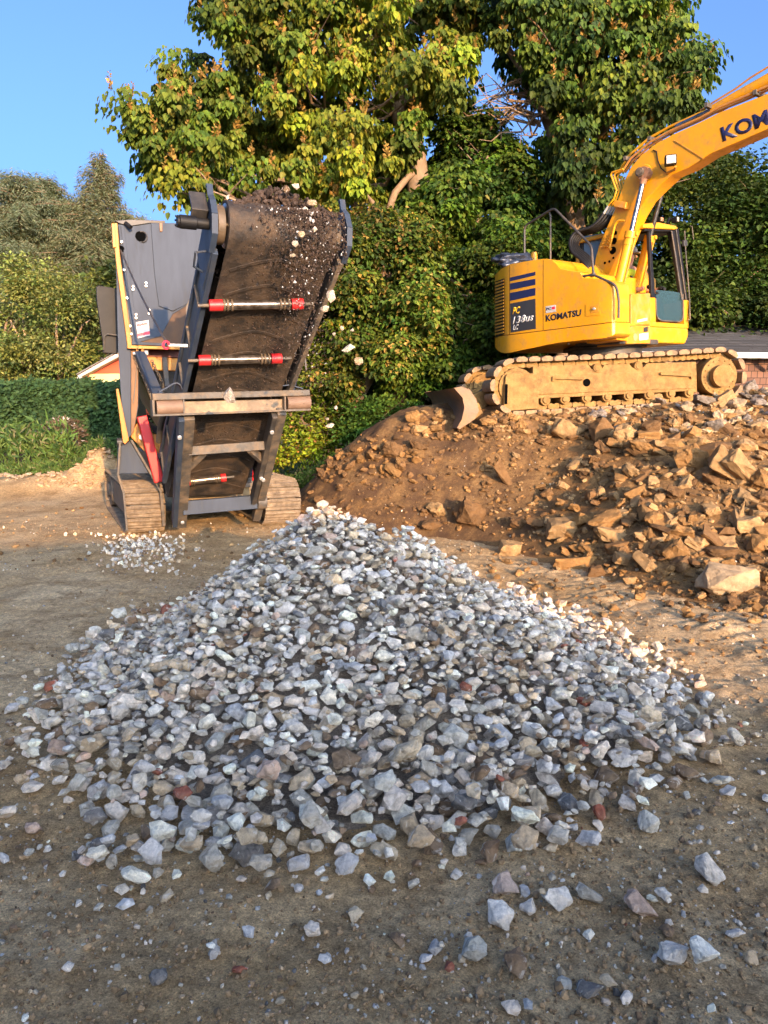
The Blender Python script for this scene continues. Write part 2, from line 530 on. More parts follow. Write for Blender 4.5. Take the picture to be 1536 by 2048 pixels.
def ground_z(x, y):
    x = np.asarray(x, float); y = np.asarray(y, float)
    z = 0.05*fbm(x, y, 0.45, 31, 3) + 0.055*fbm(x, y, 1.8, 35, 3) + 0.030*fbm(x, y, 7, 38, 4)
    near = np.clip((14-y)/6, 0, 1)
    z = z + near*0.020*fbm(x, y, 26, 43, 3) + near*0.03*np.clip(fbm(x, y, 3.2, 47, 3)+.05, 0, 1)
    # crawler imprints: cross ridges in two bands
    for (ax, ay, bx, by, wd, am) in ((3.4, 3.6, 1.2, 8.4, .25, .022), (-3.6, 5.2, -0.9, 7.2, .28, .018), (-4.6, 7.2, -2.6, 9.6, .3, .025), (2.3, 3.2, 0.6, 7.4, .2, .012)):
        L = math.hypot(bx-ax, by-ay); tx, ty = (bx-ax)/L, (by-ay)/L
        s_ = (x-ax)*tx + (y-ay)*ty; q = (x-ax)*-ty + (y-ay)*tx
        m = np.clip((wd-np.abs(q))/0.06, 0, 1)*np.clip(s_/0.3, 0, 1)*np.clip((L-s_)/0.3, 0, 1)
        z = z + m*am*(np.abs(np.sin(s_*math.pi/0.15 + 7*vnoise(x, y, 1.6, 50)))-0.6)*np.clip(1.8*vnoise(x, y, 2.2, 52)-.35, 0, 1)
    # rough low berm of earth at the far edge of the yard, left
    bz = 0.30*np.exp(-((y-15.2)/1.0)**2)*np.clip((-1.5-x)/1.5, 0, 1)*(0.35+1.0*vnoise(x, y, 0.9, 60))
    z = z + 0.50*np.exp(-((x+5.62)/.42)**2 - ((y-15.4)/.5)**2)*(0.75+.5*vnoise(x, y, 2.5, 61))
    z = z + bz + np.clip((y-19)/30, 0, 1)*0.3
    return z

def axis(dense0, dense1, step, lo, hi, grow):
    a = list(np.arange(dense0, dense1, step))
    s = step; v = dense1
    while v < hi: a.append(v); s *= grow; v += s
    a.append(hi)
    s = step*grow; v = dense0 - s; pre = []
    while v > lo: pre.append(v); s *= grow; v -= s
    pre.append(lo)
    return np.array(sorted(pre) + a)

def grid_mesh(name, xs, ys, zf, mat, smooth=True, keep=None):
    X, Y = np.meshgrid(xs, ys)
    Z = zf(X, Y)
    nx, ny = len(xs), len(ys)
    V = np.stack([X, Y, Z], -1).reshape(-1, 3)
    i = np.arange(ny-1)[:, None]*nx + np.arange(nx-1)[None, :]
    Fc = np.stack([i, i+1, i+nx+1, i+nx], -1).reshape(-1, 4)
    if keep is not None:
        k = keep(X, Y, Z).ravel()
        Fc = Fc[k[Fc].any(1)]
        used = np.unique(Fc); re = np.full(len(V), -1); re[used] = np.arange(len(used))
        V = V[used]; Fc = re[Fc]
    return mesh_np(name, V, Fc, mat, None, None, smooth)

# ground material: trodden brown soil with grit
def ground_mat(name, cA, cB, cC, grit=True, shaded_brown=None):
    m, t, b = newmat(name)
    tc = t.nodes.new('ShaderNodeTexCoord'); v = tc.outputs['Object']
    n1 = nnode(t, 0.55, 8, 0.6, v); n2 = nnode(t, 3.2, 8, 0.65, v); n3 = nnode(t, 26, 8, 0.7, v)
    c = mixc(t, ramp(t, n1.outputs[0], 0.38, 0.62).outputs[0], cA, cB)
    c = mixc(t, ramp(t, n2.outputs[0], 0.45, 0.7).outputs[0], c, cC)
    c = mixc(t, 1.0, c, ramp(t, n3.outputs[0], 0.3, 0.72, (.5,)*3+(1,), (1.45,)*3+(1,)).outputs[0], 'MULTIPLY')
    if shaded_brown:
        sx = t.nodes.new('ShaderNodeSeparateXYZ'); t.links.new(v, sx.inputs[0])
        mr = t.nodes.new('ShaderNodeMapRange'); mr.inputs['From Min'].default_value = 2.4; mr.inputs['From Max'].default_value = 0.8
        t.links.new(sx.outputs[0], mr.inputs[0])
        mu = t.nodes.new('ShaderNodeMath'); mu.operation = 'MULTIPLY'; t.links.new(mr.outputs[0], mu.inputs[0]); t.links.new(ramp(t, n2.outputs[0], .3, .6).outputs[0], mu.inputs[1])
        c = mixc(t, mu.outputs[0], c, shaded_brown)  # left side darkened: browner earth with grazing shade painted into the colour
    n5 = nnode(t, 140, 4, 0.8, v)
    c = mixc(t, 1.0, c, ramp(t, n5.outputs[0], 0.35, 0.66, (.55,)*3+(1,), (1.5,)*3+(1,)).outputs[0], 'MULTIPLY')
    if grit:
        vo = t.nodes.new('ShaderNodeTexVoronoi'); vo.inputs['Scale'].default_value = 34; t.links.new(v, vo.inputs['Vector'])
        rp = ramp(t, vo.outputs['Distance'], 0.10, 0.16, (1,)*4, (0, 0, 0, 1))
        sc = t.nodes.new('ShaderNodeSeparateColor'); t.links.new(vo.outputs['Color'], sc.inputs[0])
        k = t.nodes.new('ShaderNodeMath'); k.operation = 'GREATER_THAN'; k.inputs[1].default_value = 0.72
        t.links.new(sc.outputs[0], k.inputs[0])
        mm = t.nodes.new('ShaderNodeMath'); mm.operation = 'MULTIPLY'
        t.links.new(rp.outputs[0], mm.inputs[0]); t.links.new(k.outputs[0], mm.inputs[1])
        c = mixc(t, mm.outputs[0], c, (0.46, 0.40, 0.32))
    t.links.new(c, b.inputs['Base Color'])
    b.inputs['Roughness'].default_value = 0.92
    b.inputs['Specular IOR Level'].default_value = 0.25
    n4 = nnode(t, 55, 10, 0.75, v)
    bumpn(t, b, n4.outputs[0], 1.0, 0.022)
    return m
M_ground = ground_mat('trodden_soil', (0.46, 0.290, 0.125), (0.62, 0.445, 0.240), (0.30, 0.185, 0.080))
M_mound = ground_mat('mound_soil', (0.225, 0.122, 0.043), (0.29, 0.165, 0.062), (0.15, 0.080, 0.031), grit=False, shaded_brown=(0.095, 0.052, 0.026))
M_core = ground_mat('gravel_fines', (0.30, 0.235, 0.165), (0.38, 0.32, 0.25), (0.20, 0.145, 0.095))

gx = axis(-3.3, 3.6, 0.022, -400, 400, 1.045)
gy = axis(1.3, 7.6, 0.022, -120, 900, 1.03)
g = grid_mesh('ground', gx, gy, ground_z, M_ground)
tag(g, None, None, None, 'structure')

def mz(X, Y): return mound_z(X, Y)
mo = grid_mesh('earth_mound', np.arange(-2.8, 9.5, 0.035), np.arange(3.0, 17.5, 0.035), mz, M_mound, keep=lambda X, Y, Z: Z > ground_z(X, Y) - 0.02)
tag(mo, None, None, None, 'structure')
pc = grid_mesh('gravel_heap_core', np.arange(-2.6, 3.0, 0.03), np.arange(2.2, 7.2, 0.03), lambda X, Y: pile_z(X, Y) - 0.078 + 0.02*fbm(X, Y, 14, 71, 3) + ground_z(X, Y)*0.5, M_core,
               keep=lambda X, Y, Z: Z > ground_z(X, Y) - 0.02)
tag(pc, None, None, None, 'stuff')

# unseen bank added behind the photographer, shaped so its shadow covers the foreground
def bank_z(X, Y):
    q = X*math.cos(R(22)) + Y*math.sin(R(22)); p = -X*math.sin(R(22)) + Y*math.cos(R(22))
    end = np.clip((3.9-q)/1.6, 0, 1)**0.6*np.clip((q+9)/2, 0, 1)
    h = 2.60*end + 0.25*fbm(X, Y, 0.9, 90, 3)
    return h - 0.9*np.abs(p+4.6)
bk = grid_mesh('shade_bank', np.arange(-12, 9, 0.12), np.arange(-12, -0.4, 0.12), bank_z, M_ground, keep=lambda X, Y, Z: Z > -0.05)
tag(bk, None, None, None, 'structure')

_sx = np.arange(-9, 11, 0.04); _sy = np.arange(1, 19, 0.04)
_SX, _SY = np.meshgrid(_sx, _sy)
_MG = mound_z(_SX, _SY)
_SG = np.maximum(ground_z(_SX, _SY), _MG)
def _look(G, x, y):
    x = np.asarray(x, float); y = np.asarray(y, float)
    i = np.clip((x+9)/0.04, 0, len(_sx)-1.01); j = np.clip((y-1)/0.04, 0, len(_sy)-1.01)
    a = i.astype(int); b = j.astype(int); fx = i-a; fy = j-b
    return (G[b, a]*(1-fx)+G[b, a+1]*fx)*(1-fy) + (G[b+1, a]*(1-fx)+G[b+1, a+1]*fx)*fy
def surf_z(x, y):
    return np.atleast_1d(_look(_SG, x, y))
def ray_hit(px, py, y0=3.5, y1=17.0, lift=0.0):
    d = ray(px, py)
    t = np.linspace(y0, y1, 700)/d.y
    z = CAM.z + d.z*t
    h = np.nonzero(z < _look(_SG, d.x*t, d.y*t) + lift)[0]
    return CAM + d*float(t[h[0]]) if len(h) else None
tick('10_terrain')
# ================================================================ stones: dropped one by one on a height map
_rt = lambda i, sub: rock_template(100+i, random.Random(i).choice([8, 9, 10, 11, 13]), 0.30, (1, random.Random(i+50).uniform(.62, .95), random.Random(i+90).uniform(.5, .85)), 0.045, sub, .62)
RT = [_rt(i, 1) for i in range(26)]
RTD = [_rt(i, 3) for i in range(26)]
RTs = [rock_template(300+i, 10, 0.25, (1, .8, .65), 0.0) for i in range(10)]
RTb = [rock_template(500+i, random.Random(i).choice([9, 11, 13]), 0.26, (1, random.Random(i+7).uniform(.6, .95), random.Random(i+9).uniform(.4, .75)), 0.05, 3) for i in range(14)]

def slab_template(seed):
    r = random.Random(seed); bm = bmesh.new()
    for sx in (-1, 1):
        for sy in (-1, 1):
            for sz in (-1, 1):
                bm.verts.new((sx*r.uniform(.35, .95), sy*r.uniform(.25, .78), sz*r.uniform(.18, .52)))
                bm.verts.new((sx*r.uniform(.4, 1), sy*r.uniform(.1, .7), sz*r.uniform(.1, .5)))
    bmesh.ops.convex_hull(bm, input=bm.verts)
    for v in [v for v in bm.verts if not v.link_faces]: bm.verts.remove(v)
    bmesh.ops.dissolve_limit(bm, angle_limit=R(12), verts=bm.verts, edges=bm.edges)
    bmesh.ops.bevel(bm, geom=bm.edges, offset=.05, segments=2, affect='EDGES', profile=0.6)
    bmesh.ops.triangulate(bm, faces=bm.faces)
    bmesh.ops.subdivide_edges(bm, edges=[e for e in bm.edges if e.calc_length() > .25], cuts=2, use_grid_fill=True)
    o_ = r.uniform(0, 90)
    for v in bm.verts: v.co += v.co.normalized()*(.13*noise.fractal(v.co*2.2 + Vector((o_, 0, 0)), 1, 2, 4) + .02*noise.noise(v.co*7))
    bmesh.ops.triangulate(bm, faces=bm.faces)
    bm.verts.index_update(); V = np.array([v.co[:] for v in bm.verts]); Fc = np.array([[v.index for v in f.verts] for f in bm.faces]); bm.free()
    return V, Fc
RSL = [slab_template(700+i) for i in range(12)]

GREYS = {   # kind of colour -> (base linear colour, jitter, weight)
    'pale grey':      ((0.84, 0.70, 0.535), .07, 30),
    'blue grey':      ((0.54, 0.49, 0.425), .06, 19),
    'mid grey':       ((0.52, 0.455, 0.345), .06, 19),
    'tan grey':       ((0.58, 0.43, 0.26), .06, 14),
    'dark grey':      ((0.18, 0.165, 0.145), .02, 5),
    'dark brown':     ((0.23, 0.145, 0.08), .03, 9),
    'rust red':       ((0.36, 0.11, 0.06), .03, 0.35),
    'pinkish':        ((0.56, 0.39, 0.28), .04, 3),
}
_gk = list(GREYS); _gw = np.array([GREYS[k][2] for k in _gk]); _gw = _gw/_gw.sum()
def stone_colour(kind=None):
    k = kind or _gk[rng.choice(len(_gk), p=_gw)]
    c, j, _ = GREYS[k]
    return k, np.clip(np.array(c)*(1+rng.uniform(-.22, .22))*(1+np.array([1, 0, -1])*rng.uniform(-.06, .06)), 0.02, 0.88)

RES = 0.009
HX0, HY0 = -3.2, 1.5
HN = (int(6.6/RES), int(6.0/RES))
_X = HX0 + np.arange(HN[0])*RES; _Y = HY0 + np.arange(HN[1])*RES
_gx, _gy = np.meshgrid(_X, _Y)
Tgt = np.maximum(pile_z(_gx, _gy), 0) + ground_z(_gx, _gy)
H = np.maximum(ground_z(_gx, _gy), pile_z(_gx, _gy) - 0.08 + ground_z(_gx, _gy)*0.5)

def drop(x, y, a, c, commit):
    """rest height of an ellipsoid (radius a, half height c) dropped at x, y"""
    i0 = int((x-a-HX0)/RES); i1 = int((x+a-HX0)/RES)+2; j0 = int((y-a-HY0)/RES); j1 = int((y+a-HY0)/RES)+2
    if i0 < 0 or j0 < 0 or i1 >= HN[0] or j1 >= HN[1]: return None
    rr = ((_gx[j0:j1, i0:i1]-x)**2 + (_gy[j0:j1, i0:i1]-y)**2)/(a*a)
    m = rr < 1
    e = c*np.sqrt(np.clip(1-rr, 0, 1))
    hh = H[j0:j1, i0:i1]
    z = np.percentile((hh + e)[m], 93) if m.any() else None
    if z is None: return None
    if commit:
        H[j0:j1, i0:i1] = np.where(m, np.maximum(hh, z + e*0.95), hh)
    return z

DET = {}
placed = []   # (x, y, z, size, colour kind, colour, item)
def settle(x, y, size, tmpl, kind=None, tries=5, spread=0.06, limit=0.03, squash=None):
    fl = squash or rng.uniform(0.62, 0.95)
    a = size*0.5*0.80; c = size*0.5*fl*0.68
    best = None
    for k in range(tries):
        xx = x + (rng.normal()*spread if k else 0); yy = y + (rng.normal()*spread if k else 0)
        z = drop(xx, yy, a, c, False)
        if z is None: continue
        ii = int((xx-HX0)/RES); jj = int((yy-HY0)/RES)
        ex = z - Tgt[jj, ii]
        if best is None or ex < best[0]: best = (ex, xx, yy, z)
    if best is None or best[0] > limit: return False
    _, xx, yy, z = best
    drop(xx, yy, a, c, True)
    ti = rng.integers(len(tmpl)); V, Fc = tmpl[ti]
    if tmpl is RT: DET[id(V)] = RTD[ti]
    k, col = stone_colour(kind)
    M3 = rot_np(rng.uniform(-.5, .5), rng.uniform(-.5, .5), rng.uniform(0, 6.28))
    sc = np.array([1, 1, fl])*size*0.5
    placed.append([xx, yy, z - 0.004, size, k, col, (V, Fc, sc, M3, np.array([xx, yy, z-0.004]), col)])
    return True

# inside the heap: area sampling weighted to its visible side
cx, cy = [], []
N1 = 5600
for it in range(N1):
    x = rng.uniform(-2.7, 2.4); y = rng.uniform(2.25, 6.9)
    pz = float(pile_z(np.array(x), np.array(y)))
    if pz < 0.015: 
        continue
    if x < -0.9 and y > 4.9 and rng.random() < 0.55: continue       # fines show on the back left flank
    sz = float(np.clip(rng.lognormal(math.log(0.118), 0.24), 0.06, 0.19))
    if y < 4.0: sz = min(sz*(1.0 + .12*min(1, (4.0-y)/.9)*(rng.random() < .7)), .17)
    settle(x, y, sz, RT, limit=0.045)
for it in range(8000):      # fillers
    x = rng.uniform(-2.6, 2.3); y = rng.uniform(2.3, 6.8)
    pz = float(pile_z(np.array(x), np.array(y)))
    if pz < .10 and rng.random() > .10 + pz*6: continue
    settle(x, y, rng.uniform(0.03, 0.07), RTs, limit=0.055, tries=3)
# close every gap that still shows the core
for it in range(26000):
    x = rng.uniform(-2.5, 2.2); y = rng.uniform(2.2, 6.6)
    jj = int((y-HY0)/RES); ii = int((x-HX0)/RES)
    if Tgt[jj, ii] - float(H[jj, ii]) < 0.030 or Tgt[jj, ii] < 0.06: continue
    if x < -1.0 and y > 5.0 and rng.random() < .6: continue
    settle(x, y, rng.uniform(0.05, 0.11), RT, limit=0.09, tries=1)
# thin scatter round the toe
for it in range(620):
    a = rng.uniform(-3.1, 0.3); rr = float(np.interp(a, _ang, _rad))*rng.uniform(0.84, 1.10)
    x = PEAK[0] + rr*math.cos(a); y = PEAK[1] + rr*math.sin(a)
    if rng.random() < (rr/float(np.interp(a, _ang, _rad))-0.95)*3.3: continue
    settle(x, y, float(np.clip(rng.lognormal(math.log(0.072), 0.45), 0.02, 0.14)), RT, limit=0.2, tries=1)

# the stones one can pick out on the open ground in front (pixel in the photograph, size in metres, colour)
picked = [
 (1420,1743,.125,'pale grey','big pale teardrop stone lying alone on the soil to the right of the heap'),
 (65,1655,.095,'pinkish','pale pink-white stone lying on the soil near the left border of the view'),
 (190,1655,.095,'dark grey','dark grey angular stone beside the pale pink-white one on open soil'),
 (15,1627,.085,'pale grey','pale stone cut by the left border of the view'),
 (222,1705,.062,'mid grey','flat dull grey stone just below the long pink-brown one'),
 (268,1706,.075,'tan grey','flat tan-grey stone touching the end of the pink-brown stone'),
 (220,1731,.070,'blue grey','lilac-grey stone in front of the flat tan-grey stone'),
 (366,1617,.085,'rust red','rust-red rounded stone at the left toe of the gravel heap'),
 (405,1668,.080,'blue grey','wedge of blue-grey stone just below the rust-red one'),
 (405,1703,.075,'pale grey','pale blocky stone under the blue-grey wedge at the left toe'),
 (524,1763,.095,'mid grey','dark rounded stone at the very front of the heap, left of its tip'),
 (497,1722,.085,'tan grey','tan stone leaning behind the dark rounded front stone'),
 (125,1745,.035,'pale grey','small pale chip on the soil left of the lilac-grey stone'),
 (135,1935,.050,'pale grey','pointed white chip on bare soil in the lower left'),
 (318,1955,.070,'dark grey','dark blue-grey stone alone in the lower left foreground'),
 (430,1905,.055,'blue grey','upright blue-grey stone in the middle of the lower left soil'),
 (477,1937,.060,'rust red','reddish stone on the soil right of the upright blue-grey one'),
 (650,1914,.048,'blue grey','pale blue chip on the soil below the tip of the heap'),
 (710,1826,.060,'tan grey','thin leaf-shaped tan stone standing below the heap'),
 (810,1548,.150,'tan grey','largest stone of the heap, a tall tan-grey block near its middle'),
 (1010,1775,.105,'pinkish','rounded pinkish stone in front of the heap, right of its tip'),
 (1048,1742,.115,'tan grey','long tan wedge lying next to the rounded pinkish stone'),
 (1115,1790,.120,'pale grey','white-banded block, nearest of the cluster right of the tip'),
 (1180,1788,.105,'mid grey','lumpy grey stone beside the white-banded block'),
 (1058,1815,.070,'pale grey','small blocky stone between the cluster and the tip'),
 (1000,1835,.110,'pale grey','broad flat-topped pale stone in front of the rounded pinkish stone'),
 (1280,1810,.125,'pinkish','tall lumpy pinkish stone standing alone right of the cluster'),
 (1322,1812,.060,'pale grey','small pale stone leaning on the tall lumpy one'),
 (945,1900,.100,'mid grey','dark tan block on the soil below the flat-topped pale stone'),
 (1030,1930,.095,'dark brown','brown muddy block half sunk in the soil'),
 (870,1895,.058,'blue grey','lilac chip left of the dark tan block'),
 (1342,1908,.115,'pale grey','big bluish white stone in the lower right foreground'),
 (1402,1935,.105,'pale grey','pointed white stone touching the big bluish white one'),
 (1178,1978,.085,'dark grey','dark blue-grey lump in the lower right foreground'),
 (1214,1982,.055,'tan grey','small tan stone touching the dark blue-grey lump'),
 (1255,1992,.055,'pale grey','white triangular chip right of the small tan stone'),
 (1126,1965,.050,'mid grey','grey chip behind the dark blue-grey lump'),
 (1023,2012,.055,'pale grey','bright white chip near the lower border of the view'),
 (1054,2018,.045,'blue grey','pale blue chip right of the bright white one'),
 (1470,1865,.070,'blue grey','blue-green wedge of stone on the soil, far right'),
 (1178,1867,.045,'pale grey','small white stone on bare soil, middle right'),
 (898,1934,.038,'rust red','small brick-red chip on the soil'),
 (850,1915,.050,'blue grey','bluish cluster chip at the left of the brick-red chip'),
 (1503,1918,.050,'tan grey','tan chip standing on edge at the far right'),
 (1335,1860,.060,'dark brown','round brown clod behind the big bluish white stone'),
 (795,1880,.060,'dark brown','round brown clod on the soil left of the dark tan block'),
 (932,1405,.085,'rust red','brick-red stone on the face of the heap, upper right'),
 (1200,1628,.080,'rust red','red stone at the right foot of the heap'),
 (920,1692,.060,'rust red','square chip of salmon brick in the front of the heap'),
 (960,1580,.095,'dark brown','dark brown brick-shaped stone near the middle of the heap'),
 (290,1585,.090,'blue grey','flat blue-grey stone lying at the left edge of the heap'),
 (60,1510,.060,'pale grey','pale stone lying just off the left foot of the heap'),
 (1440,1560,.100,'mid grey','flat grey slab at the far right foot of the heap'),
]
special = []
for (px, py, sz, k, lab) in picked:
    p = gnd(px, py, 0.0)
    for _ in range(14):
        zz = max(float(pile_z(np.array(p.x), np.array(p.y))), 0) + float(surf_z(p.x, p.y)[0]) + sz*0.25
        p = gnd(px, py, zz)
    n0 = len(placed)
    if settle(p.x, p.y, sz*1.28, RT, k, tries=1, limit=9):
        special.append((placed.pop(n0), lab))
# random strays on the soil all round
strays_small = []
for it in range(620):
    Y = rng.uniform(1.75, 6.8); x = rng.uniform(-.56, .56)*Y*1.06
    if float(pile_z(np.array(x), np.array(Y))) > 0.0: continue
    d = math.hypot(x+.1, Y-3.6)
    if rng.random() < d/7.5: continue
    settle(x, Y, float(np.clip(rng.lognormal(math.log(0.021), 0.42), 0.010, 0.05)), RTs, limit=9, tries=1)

# the 245 that show largest are objects of their own; the rest of the heap is one mass
def shows(q): return q[3]/math.sqrt(q[0]**2 + q[1]**2 + 1.0) * (1 if q[2] - H_at(q) > -0.02 else 0.2)
def H_at(q):
    i = int((q[0]-HX0)/RES); j = int((q[1]-HY0)/RES)
    return H[min(max(j, 0), HN[1]-1), min(max(i, 0), HN[0]-1)] - q[3]*0.3
placed.sort(key=lambda q: -shows(q))
indiv, rest = placed[:245], placed[245:]
def where(q):
    x, y = q[0], q[1]
    pz = float(pile_z(np.array(x), np.array(y)))
    px = 768 + x/y*1540
    side = 'left' if px < 480 else ('middle' if px < 960 else 'right')
    if pz < 0.02: row = 'off the foot of the heap'
    elif y < 2.75: row = 'in the front toe'
    elif y < 3.05: row = 'second row from the toe'
    elif y < 3.4: row = 'low on the face'
    elif y < 4.0: row = 'halfway up the face'
    else: row = 'high on the face'
    return row, side
shape_w = lambda q: 'chunky' if q[6][2][2]/q[6][2][0] > 0.8 else 'flattish'
size_w = lambda q: 'large' if q[3] > 0.145 else ('medium' if q[3] > 0.11 else 'small')
def fine(q):
    it = list(q[6])
    if id(it[0]) in DET: it[0], it[1] = DET[id(it[0])]
    return tuple(it)
cnt = {}
for q in indiv:
    row, side = where(q)
    key = f'{size_w(q)} {shape_w(q)} {q[4]} stone, {row}, {side} part'
    cnt.setdefault(key, []).append(q)
for key, qs in cnt.items():
    qs.sort(key=lambda q: q[0]/q[1])
    for i, q in enumerate(qs):
        if len(qs) == 1: lab = key
        elif i == 0: lab = key + ', leftmost such'
        elif i == len(qs)-1: lab = key + ', rightmost such'
        else: lab = key + ', ' + ['', 'second', 'third', 'fourth', 'fifth', 'sixth', 'seventh', 'eighth', 'ninth', 'tenth', 'eleventh'][min(i, 10)] + ' from left'
        ob = put_rock('crushed_stone', fine(q), M_stone, lab, 'stone', 'single crushed stones of the gravel heap')
for q, lab in special:
    nm = 'brick_chip' if 'brick' in lab and 'shaped' not in lab else ('dirt_clod' if 'clod' in lab else 'crushed_stone')
    put_rock(nm, fine(q), M_stone, lab, 'clod' if 'clod' in lab else 'stone', None)
gr = merge_rocks('gravel', [q[6] for q in rest], M_stone, 'stuff')
print('gravel', len(placed)); tick('gravel')

# fine grit on the soil
grit = []
for it in range(38000):
    Y = 1.7*(11/1.7)**rng.random(); x = rng.uniform(-.72, .72)*Y*1.05
    if vnoise(np.array(x), np.array(Y), 1.3, 77) < rng.uniform(0.1, .75): continue
    V, Fc = RTs[rng.integers(len(RTs))]
    s_ = float(np.clip(rng.lognormal(math.log(0.0095), 0.55), 0.004, 0.038))*(1+Y*0.05)
    k, col = stone_colour(); col = col*.75
    if rng.random() < .78: col = np.array((0.30, 0.195, 0.10))*rng.uniform(.55, 1.35)
    grit.append((V, Fc, np.array([s_*.5]*3), rot_np(*rng.uniform(0, 6, 3)), np.array([x, Y, float(surf_z(x, Y)[0]) + s_*0.15]), col))
merge_rocks('grit', grit, M_rubble_s, 'stuff')

# small spill of grey stone under the crusher, left
spill = []
for it in range(420):
    px = 285 + rng.normal()*45; py = 1095 + rng.normal()*22
    if py < 1068 or py > 1150: continue
    p = gnd(px, py)
    V, Fc = RTs[rng.integers(len(RTs))]; s_ = rng.uniform(.03, .085); k, col = stone_colour()
    spill.append((V, Fc, np.array([s_*.5]*3), rot_np(*rng.uniform(0, 6, 3)), np.array([p.x, p.y, float(surf_z(p.x, p.y)[0]) + s_*0.2]), col))
merge_rocks('spilled_gravel', spill, M_stone, 'stuff')

# ---------------------------------------------------------------- rubble on the earth mound
MUD = {'tan': (0.33, 0.205, 0.088), 'orange brown': (0.25, 0.135, 0.046), 'brown': (0.155, 0.084, 0.033), 'pale': (0.42, 0.30, 0.17), 'grey': (0.20, 0.165, 0.13)}
def on_mound(px, py, lift=0.0):
    return ray_hit(px, py, 3.5, 17.0, lift)
# (px, py, width px, height px, tilt deg, colour, label)
big = [
 (1455,1155,125,72,-5,'pale','large pale tan boulder with a rough face at the foot of the mound'),
 (1352,1098,72,62,10,'orange brown','triangular brown boulder left of the large pale one'),
 (1215,1040,95,45,8,'orange brown','wide flat-topped orange block in the middle of the rubble'),
 (1222,1068,75,32,-6,'tan','pale-edged slab right under the wide flat-topped block'),
 (1125,1056,72,44,6,'tan','tan block left of the wide flat-topped block'),
 (1285,893,100,40,-16,'orange brown','long loaf-shaped boulder near the top of the mound'),
 (1250,870,62,40,0,'tan','pointed tan boulder behind the long loaf-shaped one'),
 (1385,915,78,85,20,'orange brown','big smooth boulder with a dark shadow on its left side'),
 (1450,925,48,95,50,'tan','tilted slab leaning to the right of the big smooth boulder'),
 (1486,935,40,100,48,'tan','second tilted slab, behind the leaning one'),
 (1305,855,55,35,0,'brown','dark lump between the loaf-shaped boulder and the crawler track'),
 (1130,860,60,40,-25,'tan','curved thick slab near the top, left of centre'),
 (1200,858,50,50,35,'brown','dark slab standing on edge beside the curved one'),
 (940,1025,80,62,38,'brown','large rounded boulder at the foot of the earth face'),
 (875,1018,55,34,-4,'tan','pale oval boulder beside the large rounded one'),
 (862,1048,60,28,0,'brown','dark rock under the pale oval boulder'),
 (1020,1097,50,34,-5,'tan','pale wedge on the ground left of the flat slab'),
 (1158,1125,110,30,4,'orange brown','long flat slab lying on the ground at the foot of the rubble'),
 (1192,1142,42,30,0,'brown','brown block under the end of the long flat slab'),
 (1200,982,22,40,-20,'tan','narrow upright stone in the middle of the slope'),
 (1005,945,22,70,32,'brown','long thin slab sliding down the earth face'),
 (1496,1047,45,38,0,'tan','squarish block near the right border of the view'),
 (1420,1020,52,38,0,'tan','squarish tan block above the triangular boulder'),
 (1310,1035,60,45,10,'orange brown','muddy block with a dark hollow on its left'),
 (1520,1085,48,45,0,'orange brown','block cut by the right border of the view'),
 (1480,1030,14,60,-8,'tan','thin upright flake beside the squarish block'),
 (1075,1047,58,28,-12,'brown','flat brown rock at the left end of the rubble'),
 (1037,1045,45,25,0,'brown','small dark rock beside the flat brown one'),
 (1280,1190,24,20,0,'orange brown','round stone alone on the ground below the rubble'),
 (1508,1238,40,22,0,'tan','flattened tan stone at the lower right end of the rubble'),
 (1460,1215,32,20,0,'brown','brown stone left of the flattened tan one'),
 (1405,1240,30,16,0,'brown','flat brown stone in front of the rubble'),
 (1260,1160,28,20,0,'tan','tan stone between the rubble and the round stone'),
 (1330,1165,30,22,0,'orange brown','muddy stone in front of the triangular boulder'),
 (850,858,52,16,-6,'tan','flat yellow-brown slab on the shoulder under the dozer blade'),
 (830,832,42,34,15,'orange brown','blocky clod on the shoulder left of the dozer blade'),
 (1300,798,55,26,4,'tan','tan block wedged against the bottom of the crawler track'),
 (1415,803,62,22,-18,'grey','grey slab tilted under the right end of the crawler track'),
 (1450,800,46,34,30,'tan','chunky stone just behind the grey slab by the crawler track'),
 (1500,775,40,30,0,'grey','grey lump right of the crawler track'),
 (1250,1118,50,26,-8,'tan','low tan stone right of the long flat slab'),
 (1520,960,42,44,30,'orange brown','boulder on the slope at the right border'),
 (1350,985,48,34,-15,'brown','brown stone in the hollow under the big smooth boulder'),
 (1095,985,36,26,10,'brown','brown stone on the upper middle slope'),
 (1270,985,46,30,20,'orange brown','orange-brown stone in the middle of the rubble slope'),
 (1235,1095,46,26,10,'brown','brown stone tucked under the pale-edged slab'),
]
for i, (px, py, wp, hp, tilt, ck, lab) in enumerate(big):
    p = on_mound(px, py+hp*0.35) or at(px, py, 11.3)
    k = p.y/1540
    ww, hh = wp*k, hp*k
    V, Fc = RSL[i % len(RSL)] if ('slab' in lab or i % 4 == 0) else RTb[i % len(RTb)]
    ww *= 1.0; hh *= 1.06
    dep = min(ww, hh)*0.75 if min(ww, hh) < 0.35*max(ww, hh) else (ww+hh)*0.42
    sc = np.array([ww/1.8, dep/1.4, hh/1.12])
    M3 = np.array(Matrix.Rotation(R(-tilt), 3, 'Y')) @ rot_np(0, 0, random.Random(i).uniform(-.35, .35)) 
    c = np.array(MUD[ck])*random.Random(i+3).uniform(.85, 1.15)
    pos = np.array([p.x, p.y + dep*0.05, p.z + hh*0.30])
    put_rock('boulder', (V, Fc, sc, M3, pos, c), M_rubble, lab, 'boulder', 'boulders and slabs of the earth mound')

